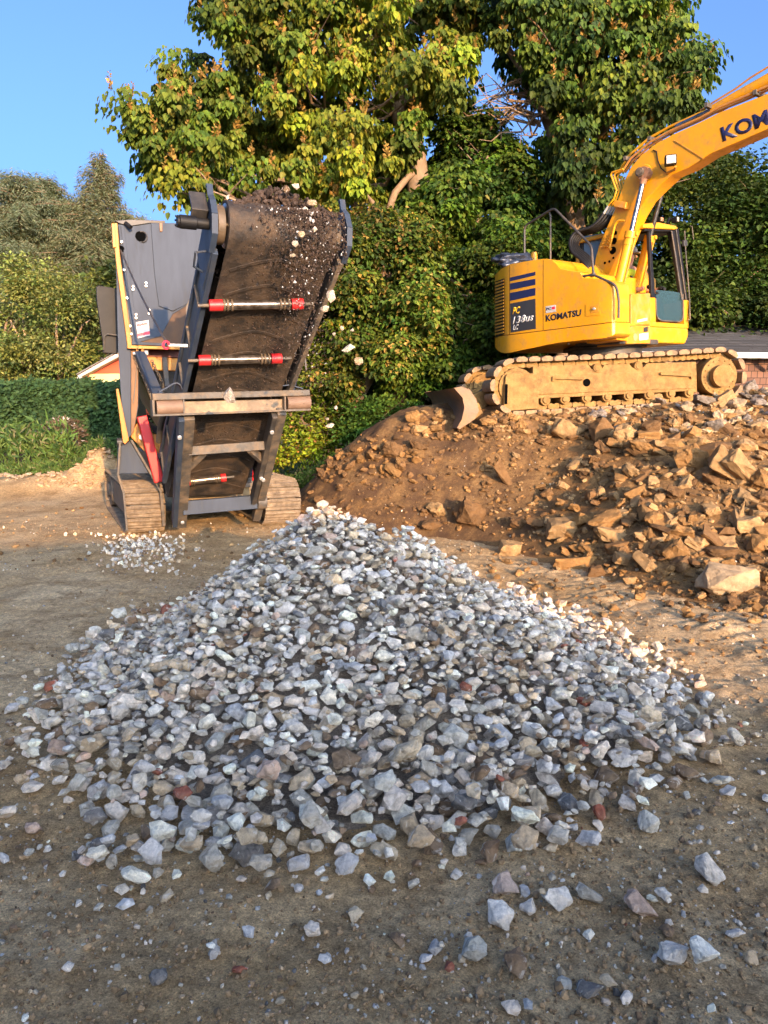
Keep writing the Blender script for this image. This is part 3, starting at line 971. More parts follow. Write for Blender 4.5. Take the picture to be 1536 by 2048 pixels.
rub = []
def rubble(n, box, size, cols, dens=None, sink=0.15, tm=None):
    for it in range(n):
        px = rng.uniform(box[0], box[1]); py = rng.uniform(box[2], box[3])
        if dens and rng.random() > dens(px, py): continue
        p = on_mound(px, py)
        if p is None or p.y > 12.9: continue
        
        s_ = float(np.clip(rng.lognormal(math.log(size), 0.5), size*0.3, size*(1.7 if tm else 3.2)))
        tmm = (RSL if tm and rng.random() < .6 else RTb) if tm else (RTb if s_ > 0.16 else RT)
        V, Fc = tmm[rng.integers(len(tmm))]
        c = np.array(MUD[cols[rng.integers(len(cols))]])*rng.uniform(.7, 1.25)
        rub.append((V, Fc, np.array([1, 1, rng.uniform(.6, 1)])*s_*0.5, rot_np(*rng.uniform(-.6, .6, 2), rng.uniform(0, 6)), np.array([p.x, p.y, p.z + s_*sink]), c))
edge = lambda px, py: 1.0 if py < 1050 + (px-850)*0.27 else 0.35
rubble(1900, (960, 1560, 850, 1240), 0.062, ['orange brown', 'brown', 'tan', 'orange brown'], edge)
rubble(260, (1080, 1560, 840, 1180), 0.17, ['orange brown', 'brown', 'tan'], lambda px, py: 1.0 if py < 1050 + (px-850)*0.2 else 0.0, 0.10, RSL)
rubble(90, (1180, 1560, 860, 1130), 0.24, ['orange brown', 'brown', 'tan'], lambda px, py: 1.0 if py < 1040 + (px-850)*0.15 else 0.0, 0.08, RSL)
rubble(500, (600, 1000, 870, 1060), 0.07, ['brown', 'brown', 'orange brown'], lambda px, py: .8)
rubble(420, (1180, 1560, 770, 870), 0.12, ['tan', 'grey', 'orange brown', 'pale'], lambda px, py: 1.0 if px > 1380 or py > 815 else .3)
rubble(160, (830, 1200, 825, 880), 0.12, ['orange brown', 'tan', 'brown'], lambda px, py: 1)
rubble(160, (620, 850, 850, 960), 0.13, ['brown', 'orange brown'], lambda px, py: 1 if py > 930-(px-600)*.4 else 0)
rubble(500, (850, 1560, 1080, 1330), 0.035, ['orange brown', 'brown', 'tan'], lambda px, py: .8)
rubble(260, (0, 560, 985, 1130), 0.05, ['tan', 'brown', 'tan'], lambda px, py: .8)
for it in range(900):
    x = rng.uniform(4.6, 9.2); y = rng.uniform(4.2, 13)
    if float(mound_z(np.array(x), np.array(y))) < .05 or x/y < .52: continue
    s_ = float(np.clip(rng.lognormal(math.log(.11), .55), .04, .4)); V, Fc = (RSL if rng.random() < .5 else RTb)[rng.integers(12)]
    c = np.array(MUD[['orange brown', 'brown', 'tan'][rng.integers(3)]])*rng.uniform(.7, 1.25)
    rub.append((V, Fc, np.array([1, 1, .8])*s_*.5, rot_np(*rng.uniform(-.6, .6, 2), rng.uniform(0, 6)), np.array([x, y, float(surf_z(x, y)[0]) + s_*.15]), c))
merge_rocks('rubble', rub, M_rubble_s, 'stuff')

# pale broken earth berm at the edge of the yard, left of the crusher
bl = []
for it in range(420):
    x = rng.normal()*.5 - 5.62; y = rng.uniform(14.4, 16.0)
    V, Fc = RT[rng.integers(len(RT))]; s_ = float(np.clip(rng.lognormal(math.log(.09), .5), .03, .26))
    bl.append((V, Fc, np.array([1, .9, .8])*s_*.5, rot_np(*rng.uniform(-.5, .5, 2), rng.uniform(0, 6)), np.array((x, y, float(ground_z(x, y)) + s_*.12)), np.array((0.44, 0.30, 0.17))*rng.uniform(.75, 1.1)))
for it in range(260):
    px = rng.uniform(-80, 240); py = rng.uniform(945, 990)
    p = at(px, py, rng.uniform(14.6, 15.6))
    V, Fc = RTb[rng.integers(len(RTb))]; s_ = rng.uniform(.08, .24)
    bl.append((V, Fc, np.array([1, .9, .6])*s_*.5, rot_np(*rng.uniform(-.5, .5, 2), rng.uniform(0, 6)), np.array(p), np.array((0.40, 0.30, 0.20))*rng.uniform(.8, 1.2)))
merge_rocks('broken_earth', bl, M_rubble_s, 'stuff')
tick('20_stones')
# ================================================================ excavator on top of the mound
E = Frame(at(985, 826, 10.9), 6)
ZT = (E.pt(1440, 753, .25) - E.pt(1038, 775, .25)).normalized()      # along the crawler (slightly pitched)
EX = empty('excavator', E.loc(1.9, 1.25, 0.0), 'yellow crawler excavator with raised boom and dozer blade, standing on top of the earth mound', 'excavator')
UP = E.n.cross(ZT).normalized()
if UP.z < 0: UP = -UP

def make_crawler(dshift, parent):
    cL = E.pt(1038, 773, 0) ; cR = E.pt(1440, 752, 0)
    dv = E.n * dshift
    cL = cL + dv; cR = cR + dv
    ax = (cR - cL).normalized(); upv = E.n.cross(ax).normalized()
    if upv.z < 0: upv = -upv
    Rr = 0.335; L = (cR - cL).length
    per = 2*L + 2*math.pi*Rr
    n = 44; 
    def path(s):
        s = s % per
        if s < L:
            sag = -0.018*math.sin(math.pi*s/L)
            return cL + ax*s + upv*(Rr+sag), ax, upv
        s -= L
        if s < math.pi*Rr:
            a = s/Rr; r_ = upv*math.cos(a) + ax*math.sin(a)
            return cR + r_*Rr, ax*math.cos(a) - upv*math.sin(a), r_
        s -= math.pi*Rr
        if s < L:
            return cR - ax*s - upv*Rr, -ax, -upv
        s -= L
        a = s/Rr; r_ = -upv*math.cos(a) - ax*math.sin(a)
        return cL + r_*Rr, -ax*math.cos(a) + upv*math.sin(a), r_
    W = 0.50
    pads = MB(); chain = [MB(), MB()]
    for i in range(n):
        p, t_, o_ = path((i+0.3)*per/n)
        hl, th = per/n*0.455, 0.062
        prof = [(-hl, .004), (-hl+.012, -.012), (hl-.012, -.012), (hl, .004), (hl, .035), (hl-.028, th-.01), (hl-.05, th), (-hl+.05, th), (-hl+.028, th-.01), (-hl, .035)]
        pads.prism([p + t_*a + o_*(b+.015) for a, b in prof], E.n*W)
        for dd in (0.13, 0.32):
            lk = [(-hl*1.04, -.065), (-hl*.5, -.078), (0, -.060), (hl*.5, -.078), (hl*1.04, -.065), (hl*1.04, -.02), (hl*.8, .003), (-hl*.8, .003), (-hl*1.04, -.02)]
            chain[dd > .2].prism([p + t_*a + o_*b + E.n*dd for a, b in lk], E.n*0.045)
    k = pads.build('track_shoes', M_pad, parent, bevel=0.006)
    for ch_ in chain: ch_.build('track_chain', M_mudsteel, parent)
    # idler, sprocket, rollers
    m = MB(); m.cyl(cL + E.n*.10, cL + E.n*.40, .262, seg=40); m.cyl(cL + E.n*.06, cL + E.n*.44, .2, seg=30)
    m.build('idler_wheel', M_mudsteel, parent, bevel=.01)
    m = MB(); m.cyl(cR + E.n*.13, cR + E.n*.35, .262, seg=40); m.build('sprocket', M_mudsteel, parent, bevel=.01)
    m = MB()
    m.cyl(cR + E.n*.02, cR + E.n*.14, .27, seg=40)
    sgn = -1 if dshift < 1 else 1
    m.cyl(cR + E.n*(.02 if sgn < 0 else .3), cR + E.n*(-.10 if sgn < 0 else .4), .158, seg=36)
    for q in range(16):
        a = q*math.pi/8
        b_ = cR + (upv*math.cos(a) + ax*math.sin(a))*.225
        m.cyl(b_ + E.n*.02, b_ + E.n*.002, .011, seg=8)
    m.build('final_drive', M_mudsteel, parent, bevel=.006)
    for px in (1092, 1131, 1174, 1215, 1258, 1300, 1344, 1382):
        s_ = (px-1038)/(1440-1038)*L
        c = cL + ax*s_ - upv*(Rr-.125)
        m = MB(); m.cyl(c + E.n*.06, c + E.n*.44, .072, seg=20); m.cyl(c + E.n*.03, c + E.n*.07, .045, seg=16)
        m.build('track_roller', M_mudsteel, parent, bevel=.008)
    for px in (1195, 1277):
        s_ = (px-1038)/(1440-1038)*L
        c = cL + ax*s_ + upv*(Rr-.13)
        m = MB(); m.cyl(c + E.n*.03, c + E.n*.40, .062, seg=20); m.cyl(c + E.n*.015, c + E.n*.04, .045, seg=16)
        m.build('carrier_roller', M_mudsteel, parent, bevel=.008)
    # side frame
    m = MB()
    def q(px, py, d): return E.pt(px, py, 0) + E.n*(d + dshift)
    m.prism([q(x, y, .05) for x, y in ((1068,733),(1110,731),(1180,729),(1186,738),(1205,738),(1212,729),(1262,727),(1268,735),(1290,734),(1298,726),(1396,723),(1398,786),(1380,782),(1078,797),(1068,797))], E.n*.38)
    m.prism([q(x, y, .035) for x, y in ((1078,750),(1396,741),(1396,776),(1078,789))], E.n*.02)
    fr = m.build('side_frame', M_mudsteel, parent, bevel=.008)
    m = MB()
    m.prism([q(x, y, .03) for x, y in ((1013,752),(1016,748),(1078,746),(1079,817),(1018,822),(1008,812))], E.n*.4)
    m.build('idler_cover', M_mudsteel, parent, bevel=.01)
    m = MB()
    for (a, b) in (((1105,752),(1168,757)), ((1321,741),(1385,750))):
        pass
    m.beam(q(1105,755,.0), q(1168,757,.0), .035, .02, UP); m.beam(q(1107,753,.02), q(1107,762,.02), .03, .05, ax)
    m.build('step', M_mudsteel, parent); m = MB()
    m.beam(q(1321,747,.0), q(1386,751,.0), .035, .02, UP); m.beam(q(1384,747,.02), q(1384,757,.02), .03, .05, ax)
    m.build('step', M_mudsteel, parent)
    m = MB(); c = q(1175,765,.0) + E.n*.03
    m.cyl(c, c + E.n*.01, .055, seg=20)
    m.build('frame_hole', M_hole, parent)
    m = MB(); c0 = q(1013.5,768,.0) + E.n*.015; c1 = q(1012.5,808,.0) + E.n*.015
    m.beam(c0, c1, .035, .012, ax); m.build('cover_slot', M_hole, parent)

make_crawler(0.0, EX)
make_crawler(2.0, EX)
# car body between the crawlers, swing ring
m = MB()
c = E.pt(1215, 742, .4)
m.box(c + E.n*.85 - UP*.02, ZT, E.n, UP, 1.6, 1.75, .34)
m.build('carbody', M_mudsteel, EX, bevel=.03)
cc = Vector((3.4, 12.1, E.pt(1222, 700, 1.25).z))
m = MB(); m.cyl(cc - UP*.20, cc + UP*.10, .55, seg=48); m.cyl(cc - UP*.02, cc + UP*.02, .62, seg=48)
m.build('swing_ring', M_dark, EX, bevel=.01)

# ---- dozer blade
m = MB()
blade = [(908,776),(922,773),(940,779),(953,800),(958,822),(950,838),(920,858),(914,856),(924,838),(929,815),(925,795)]
m.prism([E.pt(x, y, -.06) for x, y in blade], E.n*.035)
m.prism([E.pt(x, y, -.06) + E.n*2.58 for x, y in blade], E.n*.035)
m.strip([E.pt(x, y, -.02) for x, y in ((908,776),(921,787),(928,803),(930,820),(926,838),(916,857))], E.n*2.58, ZT*.03)
m.build('dozer_blade', pmat('scraped_blade_steel', (0.14, 0.085, 0.05), (0.22, 0.13, 0.075), 4, 0.6, metal=0.2, bump=.5, bscale=25, dust=(0.30, .18, .09)), EX)
for d in (.62, 1.75):
    m = MB(); m.prism([E.pt(x, y, .6) + E.n*(d-.6) for x, y in ((942,790),(990,772),(1040,760),(1040,790),(985,800),(955,832),(938,825))], E.n*.14)
    m.build('blade_arm', M_mudsteel, EX, bevel=.012)
m = MB(); m.prism([E.pt(x, y, -.01) for x, y in ((940,800),(958,806),(966,826),(950,838),(938,832))], E.n*.5); m.build('blade_bracket', M_mudsteel, EX, bevel=.01)
m = MB()
m.tube([E.pt(948,800,1.1), E.pt(985,765,1.1)], .05, 12); m.tube([E.pt(985,765,1.1), E.pt(1020,752,1.1)], .03, 12)
m.build('blade_cylinder', M_dark, EX)

# ---- superstructure, swung about 50 degrees towards the viewer
SF = Frame(Vector((2.45, 11.3, 0)), -50)
pit = (ZT.z/math.hypot(ZT.x, ZT.y))
SU = (SF.u + Vector((0, 0, pit*SF.u.dot(E.u)))).normalized()
SN = (SF.n + Vector((0, 0, pit*SF.n.dot(E.u)))).normalized()
SUP = SN.cross(SU).normalized()
if SUP.z < 0: SUP = -SUP
def fplane(uu): return Plane(SF.loc(uu, 0, 0), SF.u)           # a plane across the machine, seen from its front
SEC = [(990,551,694,.46,1.75),(991.5,548,697,.34,1.95),(995,545,701,.22,2.12),(1002,538,705,.12,2.28),(1011,533,706.5,.06,2.38),(1022,528,705,.02,2.46),(1050,523,699,0,2.49),
       (1075,519,694,0,2.49),(1092,517.5,690,0,2.49),(1104,520,688,0,2.49),(1112,527,686.5,0,2.49),(1121,538,685,0,2.49),(1160,545,681,0,1.2),(1166,556,680,0,.5),(1190,557,678.5,0,.46),(1212,561,676,.01,.44),
       (1224,568,672,.03,.42),(1231,578,667,.07,.40),(1235,590,660,.13,.36)]
def seam(x): return 672 - (x-1000)*(28.5/234)
def dsec(px):
    return float(np.interp(px, [q[0] for q in SEC], [q[3] for q in SEC]))
def bsurf(px, py, proud=0.0):
    return SF.pt(px, py, dsec(px)) - SF.n*proud
def body_loft(top, bot, inset=0.0, xr=(0, 9999)):
    m = MB(); rings = []
    for (x, t_, b_, dn, df) in SEC:
        if not xr[0] <= x <= xr[1]: continue
        yt, yb = top(x, t_, b_), bot(x, t_, b_)
        pt, pb = SF.pt(x, yt, dn+inset), SF.pt(x, yb, dn+inset)
        dd = SN*(df-dn-2*inset)
        rings.append([pt, pb, pb + dd, pt + dd])
    return m.loft(rings)
body_loft(lambda x, t_, b_: t_, lambda x, t_, b_: seam(x) - .6).build('engine_housing', M_yel, EX, bevel=.035, seg=3)
body_loft(lambda x, t_, b_: seam(x) + .6, lambda x, t_, b_: b_, -.012).build('counterweight', M_yel, EX, bevel=.04, seg=3)
body_loft(lambda x, t_, b_: seam(x) - 2, lambda x, t_, b_: seam(x) + 2, .012).build('seam', M_black, EX)
for (x, y0, y1) in ((1019.3,531,671),(1086.5,520,660)):
    m = MB(); decal(m, [(x-.35,y0),(x+.35,y0),(x+.35,y1),(x-.35,y1)], bsurf, .002, 1); m.build('panel_gap', M_black, EX)
for qd in ([(1020.4,555.2),(1071,543.4),(1071,550.5),(1020.4,562.6)], [(1020.4,567),(1071,557.4),(1071,569.7),(1020.4,580)], [(1020.4,586),(1071,575.7),(1071,590.7),(1020.4,601.7)]):
    m = MB(); decal(m, qd, bsurf, .004); m.build('blue_stripe', M_navy, EX)
m = MB(); decal(m, [(1020.6,607.2),(1071,597.4),(1072,657.5),(1021.8,665)], bsurf, .004)
pl = m.build('model_plate', M_char, EX)
text_quad('PC', [(1025.5,614.5),(1041,612.6),(1040,627),(1025,629)], bsurf, 'lettering', M_letteryel, pl, .25, .03, .006)
text_quad('138us', [(1024.5,634.5),(1067.8,625.8),(1067,641),(1024.8,649)], bsurf, 'lettering', M_white, pl, .25, .03, .006)
text_quad('LC', [(1026,650.5),(1037.5,648.4),(1037,659),(1026,660.6)], bsurf, 'lettering', M_white, pl, .25, .03, .006)
text_quad("KOMATSU", [(1091.7,630.3),(1163,618.2),(1162,631.5),(1092,643.4)], bsurf, 'maker_lettering', M_ink, EX, 0, .032, .004)
m = MB(); decal(m, [(1091.7,612.8),(1112,609.6),(1112,623.3),(1092,626.3)], bsurf, .004, 3)
st = m.build('dealer_sticker', M_white, EX)
text_quad('PC', [(1093,616),(1103,614.4),(1103,619.7),(1093,621)], bsurf, 'lettering', M_navy, st, 0, .04, .006)
m = MB(); decal(m, [(1104,614),(1110.4,613),(1110.4,618),(1104,619)], bsurf, .006, 1); m.build('sticker_mark', M_redink, st)
m = MB(); decal(m, [(1171.5,608.6),(1200,603.5),(1200.5,630),(1171.5,632.5)], bsurf, .006, 3); lt = m.build('latch_panel', M_yel, EX)
m = MB(); decal(m, [(1182,612.8),(1197.6,610),(1197.6,624.2),(1182,626.4)], bsurf, .009, 2)
m.build('latch', M_yelin, lt)
m = MB(); m.cyl(bsurf(1190,617.5,.009), bsurf(1190,617.5,.03), .016, seg=14); m.build('lock', M_bolt, lt)
m = MB()
gp = lambda k, x0=991.8, x1=1009.5: [(x0, 566+k*6.35), (x1, 560+k*6.45), (x1, 562.8+k*6.45), (x0, 568.8+k*6.35)]
decal(m, [(991.6,563),(1009.8,557),(1009.8,668),(991.8,676)], bsurf, .016, 8)
gb = m.build('grille', M_black, EX)
m = MB()
for k in range(17): decal(m, gp(k), bsurf, .026, 8, .008)
m.build('grille_slats', M_yelin, gb)
for (x, y) in ((1040,701),(1075,692.5),(1095,690),(1137,685)):
    p = SF.pt(x, y, .3); m = MB(); m.cyl(p, p + SUP*-.03, .02, seg=8); m.build('bolt', M_bolt, EX)
p = SF.pt(1068, 512, .75)
m = MB(); m.cyl(p - SUP*.12, p + SUP*.03, .052, seg=20); m.cyl(p + SUP*.03, p + SUP*.055, .045, seg=20); m.build('exhaust_stub', M_yelin, EX)
bm_ = bmesh.new(); bmesh.ops.create_icosphere(bm_, subdivisions=4, radius=1)
for v in bm_.verts:
    n_ = noise.fractal(v.co*2.1 + Vector((5, 2, 1)), 1, 2, 4)
    v.co = v.co * (1 + .40*n_ + .14*noise.noise(v.co*6))
mm = MB(); c = SF.pt(1034, 526, .6)
mm.add([c + SU*(v.co.x*.28) + SN*(v.co.y*.42) + SUP*(v.co.z*.13 + .07*max(0, -v.co.x)) for v in bm_.verts], [[v.index for v in f.verts] for f in bm_.faces])
bm_.free(); mm.build('plastic_sheet', M_tarp, EX, sharp=80)
def rail(name, pts, r, d, mat=M_dark, seg=10):
    m = MB(); P = [SF.pt(x, y, d if not isinstance(d, list) else d[i]) for i, (x, y) in enumerate(pts)]
    Q = [P[0]]
    for i in range(1, len(P)-1):
        a, b, c_ = P[i-1], P[i], P[i+1]
        l = min((b-a).length, (c_-b).length, .16)*.5
        A_ = b + (a-b).normalized()*l; B_ = b + (c_-b).normalized()*l
        for t_ in (0, .25, .5, .75, 1): Q.append(A_*(1-t_)**2 + b*2*t_*(1-t_) + B_*t_*t_)
    Q.append(P[-1])
    return m.tube(Q, r, seg).build(name, mat, EX)
rail('roof_rail', [(1049,524),(1049,452),(1108,416),(1183,492),(1187,552)], .018, [.6,.6,.5,.3,.25])
rail('roof_rail', [(1101,520),(1101,430),(1096,424)], .014, .55, M_steel)
rail('hand_rail', [(1142,563),(1143,557),(1186,549),(1232,570),(1238,600),(1237,636)], .017, .02)
m = MB(); m.cyl(SF.pt(1187,553,.2), SF.pt(1187,546,.2), .03, seg=10); m.build('rail_joint', M_dark, EX)
def slab(name, pts, d0, d1, mat, bevel=.012, parent=EX):
    m = MB(); m.prism([SF.pt(x, y, d0) for x, y in pts], SN*(d1-d0)); return m.build(name, mat, parent, bevel=bevel)
def fslab(name, pts, uu, back, mat, bevel=.012, parent=EX):
    P_ = fplane(uu); m = MB(); m.prism([P_.pt(x, y) for x, y in pts], SU*-back); return m.build(name, mat, parent, bevel=bevel)
UT = (SF.pt(1235, 600, .2) - SF.O).dot(SF.u)                   # front end of the tank
UC = .70                                                        # front of the cab
fslab('front_panel', [(1235,592),(1258,595),(1258,650),(1235,648)], UT-.06, .5, M_yelin)
fslab('front_panel', [(1233,648),(1258,650),(1256,682),(1234,680)], UT-.03, .5, M_yel)
fslab('deck_panel', [(1262,588),(1301,586),(1301,650),(1262,650)], UC+.02, .5, M_yelin)
fslab('deck_panel', [(1254,650),(1301,651),(1301,687),(1254,688)], UC+.08, .5, M_yelin)
slab('deck_base', [(1150,680),(1222,674),(1240,678),(1240,688),(1150,692)], .5, 1.5, M_dark)
fslab('deck_step', [(1236,647),(1276,648),(1270,652),(1246,652)], UT+.05, .3, M_yel, .006)
fq = lambda uu: (lambda px, py, pr=0.0: fplane(uu).pt(px, py) + SF.u*pr)
m = MB(); decal(m, [(1274,640),(1294,635.5),(1294,641),(1274,645)], fq(UC+.02), .006, 1); m.build('warning_sticker', M_white, EX)
m = MB(); decal(m, [(1278,668),(1296,665),(1296,679),(1278,681)], fq(UC+.08), .006, 1); m.build('warning_sticker', M_white, EX)
m = MB(); decal(m, [(1287,655),(1295,653.5),(1295,663),(1287,664)], fq(UC+.08), .006, 1); m.build('data_plate', M_char, EX)
m = MB(); p = fplane(UC+.08).pt(1270, 674); m.cyl(p, p + SF.u*.005, .05, seg=20); m.build('round_sticker', pmat('faded_green', (.25,.28,.12), None), EX)

# ---- cab: front face crosses the machine, right side runs back from it
LOWP = fplane(UC)
Pn = LOWP.pt(1302, 600)
WPL = Plane(Pn, SF.n.cross(Vector((0, 0, 1)) - SF.u*.17))       # raked windscreen plane
if WPL.N.dot(SF.u) < 0: WPL.N = -WPL.N
def wslab(name, pts, back, mat, bevel=.01, off=0.0, plane=None, parent=EX):
    m = MB(); m.prism([(plane or WPL).pt(x, y, off) for x, y in pts], SU*-back); return m.build(name, mat, parent, bevel=bevel)
wslab('cab_base', [(1300,653),(1377,656),(1377.5,672),(1371,688),(1300,686)], 1.5, M_yel, .03, .03, LOWP)
wslab('cab_sill', [(1300,643),(1377,648.5),(1377,656.5),(1300,653)], .10, M_yel, .008, .0, LOWP)
wslab('cab_corner', [(1300,595),(1311,595),(1312,644),(1301,644)], .10, M_yel, .008, .0, LOWP)
wslab('cab_corner', [(1368.5,600),(1377,600.5),(1377,650),(1369,649)], .12, M_yel, .008, .0, LOWP)
wslab('cab_side_wall', [(1373,602),(1377,602),(1377,655),(1373,655)], 1.4, M_yel, .008, .0, LOWP)
fp_ = [(1341,456),(1357.5,457),(1366,520),(1376.5,600.5),(1366.5,600.5),(1357,530)]
wslab('front_pillar', fp_, .08, M_black)
wslab('front_pillar', [(1298,462),(1302,462),(1311,594.5),(1304,594.5)], .05, M_black)
wslab('roof_header', [(1290,452),(1345,455),(1352,463),(1290,462)], .08, M_black)
cabR = lambda px, py: SF.pt(px, py, (Pn-SF.O).dot(SF.n))
dR = (Pn-SF.O).dot(SF.n)
slab('rear_pillar', [(1158,470),(1165,470),(1165,600),(1158,600)], dR, dR+.09, M_black)
slab('rear_post', [(1151,474),(1157.5,472),(1157.5,545),(1151,545)], dR-.02, dR+.1, M_yelin)
slab('rear_pillar', [(1210,463),(1216,462),(1222,600),(1214,600)], dR+.85, dR+.92, M_black)
wslab('cab_roof', [(1288,447),(1318,444),(1352,451),(1358,457),(1350,459),(1288,456)], 1.2, M_yel, .02, .03)
wslab('roof_lining', [(1292,457),(1345,460),(1350,467),(1292,466)], 1.2, M_black, .01, -.06)
wslab('cab_side_panel', [(1300,600),(1304,600),(1304,655),(1300,655)], 1.4, M_yel, .008, -.06, LOWP)
m = MB(); m.tube([WPL.pt(1343,462,.01), WPL.pt(1352,520,.01), WPL.pt(1364,600,.01)], .013, 8); m.build('pillar_trim', M_steel, EX)
m = MB(); m.tube([WPL.pt(1352,459,.01), WPL.pt(1372,600,.01)], .010, 8); m.build('pillar_trim', M_steel, EX)
m = MB(); m.prism([SF.pt(x, y, dR+.03) for x, y in ((1165,473),(1230,463),(1225,560),(1165,560))], SN*.012); m.build('side_glass', M_glass2, EX)
m = MB(); m.prism([LOWP.pt(x, y, -.03) for x, y in ((1312,580),(1340,582),(1365,586),(1366,636),(1361,643),(1322,641.5),(1314,634))], SU*-.010); m.build('lower_glass', M_glass, EX)
m = MB(); m.tube([LOWP.pt(x, y, -.02) for x, y in ((1365.5,588),(1366,634),(1364,640),(1359,643.5),(1324,641.5),(1316,637),(1313,630),(1311.5,597))], .011, 8); m.build('glass_seal', M_steel, EX)
wslab('glass_clip', [(1313,583),(1317,583),(1317,588),(1313,588)], .01, M_black, 0, -.01, LOWP)
wslab('cab_floor', [(1304,645),(1372,648),(1372,652),(1304,650)], 1.4, M_black, 0, -.1, LOWP)
CU = lambda uu, dd, zz: SF.loc(uu, dd, zz)
zc = LOWP.pt(1340, 648).z                                       # floor level
seatc = CU(UC-.80, dR+.45, zc+.42)
m = MB(); m.box(seatc, SU, SN, SUP, .50, .50, .14); m.build('seat', M_black, EX, bevel=.03)
m = MB(); m.box(seatc - SU*.27 + SUP*.38, SU, SN, SUP, .10, .48, .72); m.build('seat_back', M_black, EX, bevel=.03)
m = MB(); m.box(seatc + SU*.10 - SN*.33 + SUP*.12, SU, SN, SUP, .60, .12, .12); m.build('console', M_black, EX, bevel=.02)
m = MB(); m.tube([seatc + SU*.38 - SN*.33 + SUP*.15, seatc + SU*.40 - SN*.33 + SUP*.30], [.012, .022], 8); m.build('joystick', M_black, EX)
def lamp(name, c, w_, h_, face, fu, fn, mat=M_black, parent=EX, dep=.09):
    m = MB(); m.box(c, fu, fn, SUP, w_, dep, h_); o = m.build(name, mat, parent, bevel=.012)
    m = MB(); m.box(c - fn*(dep/2+.005), fu, fn, SUP, w_*.82, .012, h_*.78); m.build('lens', face, o, bevel=.004)
    return o
M_lens = pmat('lamp_lens', (.50, .46, .38), (.36, .33, .28), 20, .15)
M_amber = pmat('amber_lens', (.4,.2,.10), None, 4, .3)
lamp('roof_lamp', WPL.pt(1318,440,-.05), .085, .07, M_amber, SN, -SU)
lamp('roof_lamp', WPL.pt(1350,440,-.05), .06, .085, M_lens, SN, -SU)
m = MB(); m.tube([WPL.pt(1334,447,-.1), WPL.pt(1338,437,-.1), WPL.pt(1348,440,-.1)], .02, 8); m.build('lamp_bracket', M_black, EX)
m = MB(); m.tube([WPL.pt(1369,462,.02), WPL.pt(1371,500,.02), WPL.pt(1379,600,.02), WPL.pt(1380,638,.02), WPL.pt(1376,641,.0)], .011, 8); m.build('grab_bar', M_steel, EX)
wslab('mirror', [(1368,480),(1375,480),(1376,492),(1369,492)], .05, M_dark, .01, .03)
m = MB(); m.tube([WPL.pt(1380,452,-.5), WPL.pt(1384,453,-.5), WPL.pt(1387,479,-.5)], .008, 6); m.build('antenna', M_steel, EX)
# ---- boom
B0, BW = 1.10, .28
boom = [(1186,556),(1190,520),(1197,493),(1212,458),(1228,422),(1240,388),(1250,358),(1261,335),(1283,309),(1313,286),(1345,269),(1400,244),(1440,224),(1536,187),(1700,125),(1800,90),(1815,150),(1700,196),(1536,258),(1422,307),(1378,335),(1344,349),(1318,373),(1292,399),(1274,429),(1257,468),(1242,505),(1226,560),(1212,600),(1188,600)]
bs = lambda px, py, proud=0.0: SF.pt(px, py, B0) - SF.n*proud
m = MB(); m.prism([SF.pt(x, y, B0) for x, y in boom], SN*BW)
bo = m.build('boom', M_yel, EX, bevel=.012)
text_quad('KOMATSU', [(1440,255.5),(1640,176),(1648,207),(1446,284)], bs, 'maker_lettering', M_navy, bo, 0, .035, .004)
m = MB(); m.beam(bs(1349,281,.004), bs(1408,318,.004), .012, .012, UP); m.build('weld_seam', M_yelin, bo)
for d0, mir in ((.86, False), (1.62, True)):
    top = SF.pt(1290, 347, B0-.06) + (SN*.54 if mir else Vector((0, 0, 0)))
    bt = SF.pt(1270, 586, d0) if mir else SF.pt(1234, 585, d0)
    dirv = (top - bt).normalized(); Lc = (top-bt).length
    m = MB(); m.tube([bt, bt + dirv*Lc*.485], .072, 24); m.tube([bt + dirv*Lc*.40, bt + dirv*Lc*.44], .080, 24); m.tube([bt + dirv*Lc*.46, bt + dirv*Lc*.515], .088, 24)
    m.box(bt + dirv*Lc*.49 + SU*(.08), SU, SN, SUP, .06, .05, .05)
    cy = m.build('boom_cylinder', M_yel, EX)
    m = MB(); m.tube([bt + dirv*Lc*.51, top - dirv*.12], .036, 20); m.build('piston_rod', M_chrome, cy)
    m = MB(); m.tube([top - dirv*.15, top - dirv*.03], [.045, .06], 16); m.cyl(top - SN*.06, top + SN*.06, .085, seg=24); m.build('rod_eye', M_rust, cy)
    m = MB(); side = SU*.088
    m.tube([bt + side + dirv*.05, bt + side + dirv*Lc*.47, bt + dirv*Lc*.49], .014, 8); m.build('oil_pipe', M_yelin, cy)
    foot = bt + Vector((0, 0, -.45)) - SF.u*.05
    m = MB(); m.prism([bt + SU*.06, bt - SU*.06, foot - SU*.05, foot + SU*.08], SN*.10); m.build('cylinder_foot', M_yelin, cy, bevel=.012)
m = MB(); c = SF.pt(1290, 347, B0); m.cyl(c - SN*.16, c + SN*(.58), .062, seg=24); m.cyl(c - SN*.175, c - SN*.16, .045, seg=24); m.build('boom_pin', M_steel, EX, bevel=.008)
m = MB(); m.cyl(c - SN*.035, c, .12, seg=28); m.build('pin_boss', M_yel, bo, bevel=.01)
for k in range(5):
    m = MB(); m.tube([SF.pt(1204+k*-.6+ (4-k)*2.3, 472+k*5.5, B0-.05), SF.pt(1216-(k*.8)+(4-k)*1.2, 469+k*5.5, B0-.05), SF.pt(1222-(k*1.0), 474+k*5.5, B0-.01)], .012, 8)
    m.build('hose_clamp', M_yelin, EX)
rail('boom_handle', [(1250,442),(1236,441),(1230,449),(1219,496),(1222,499)], .017, B0-.09, M_yel)
for (x, y, r_) in ((1228,482,.05),(1226,501,.055),(1231,466,.03),(1210,526,.02),(1219,523,.018),(1227,516,.018)):
    c = bs(x, y, .002); m = MB(); m.cyl(c, c - SF.n*.004, r_, seg=16); m.build('boom_hole', M_hole, bo)
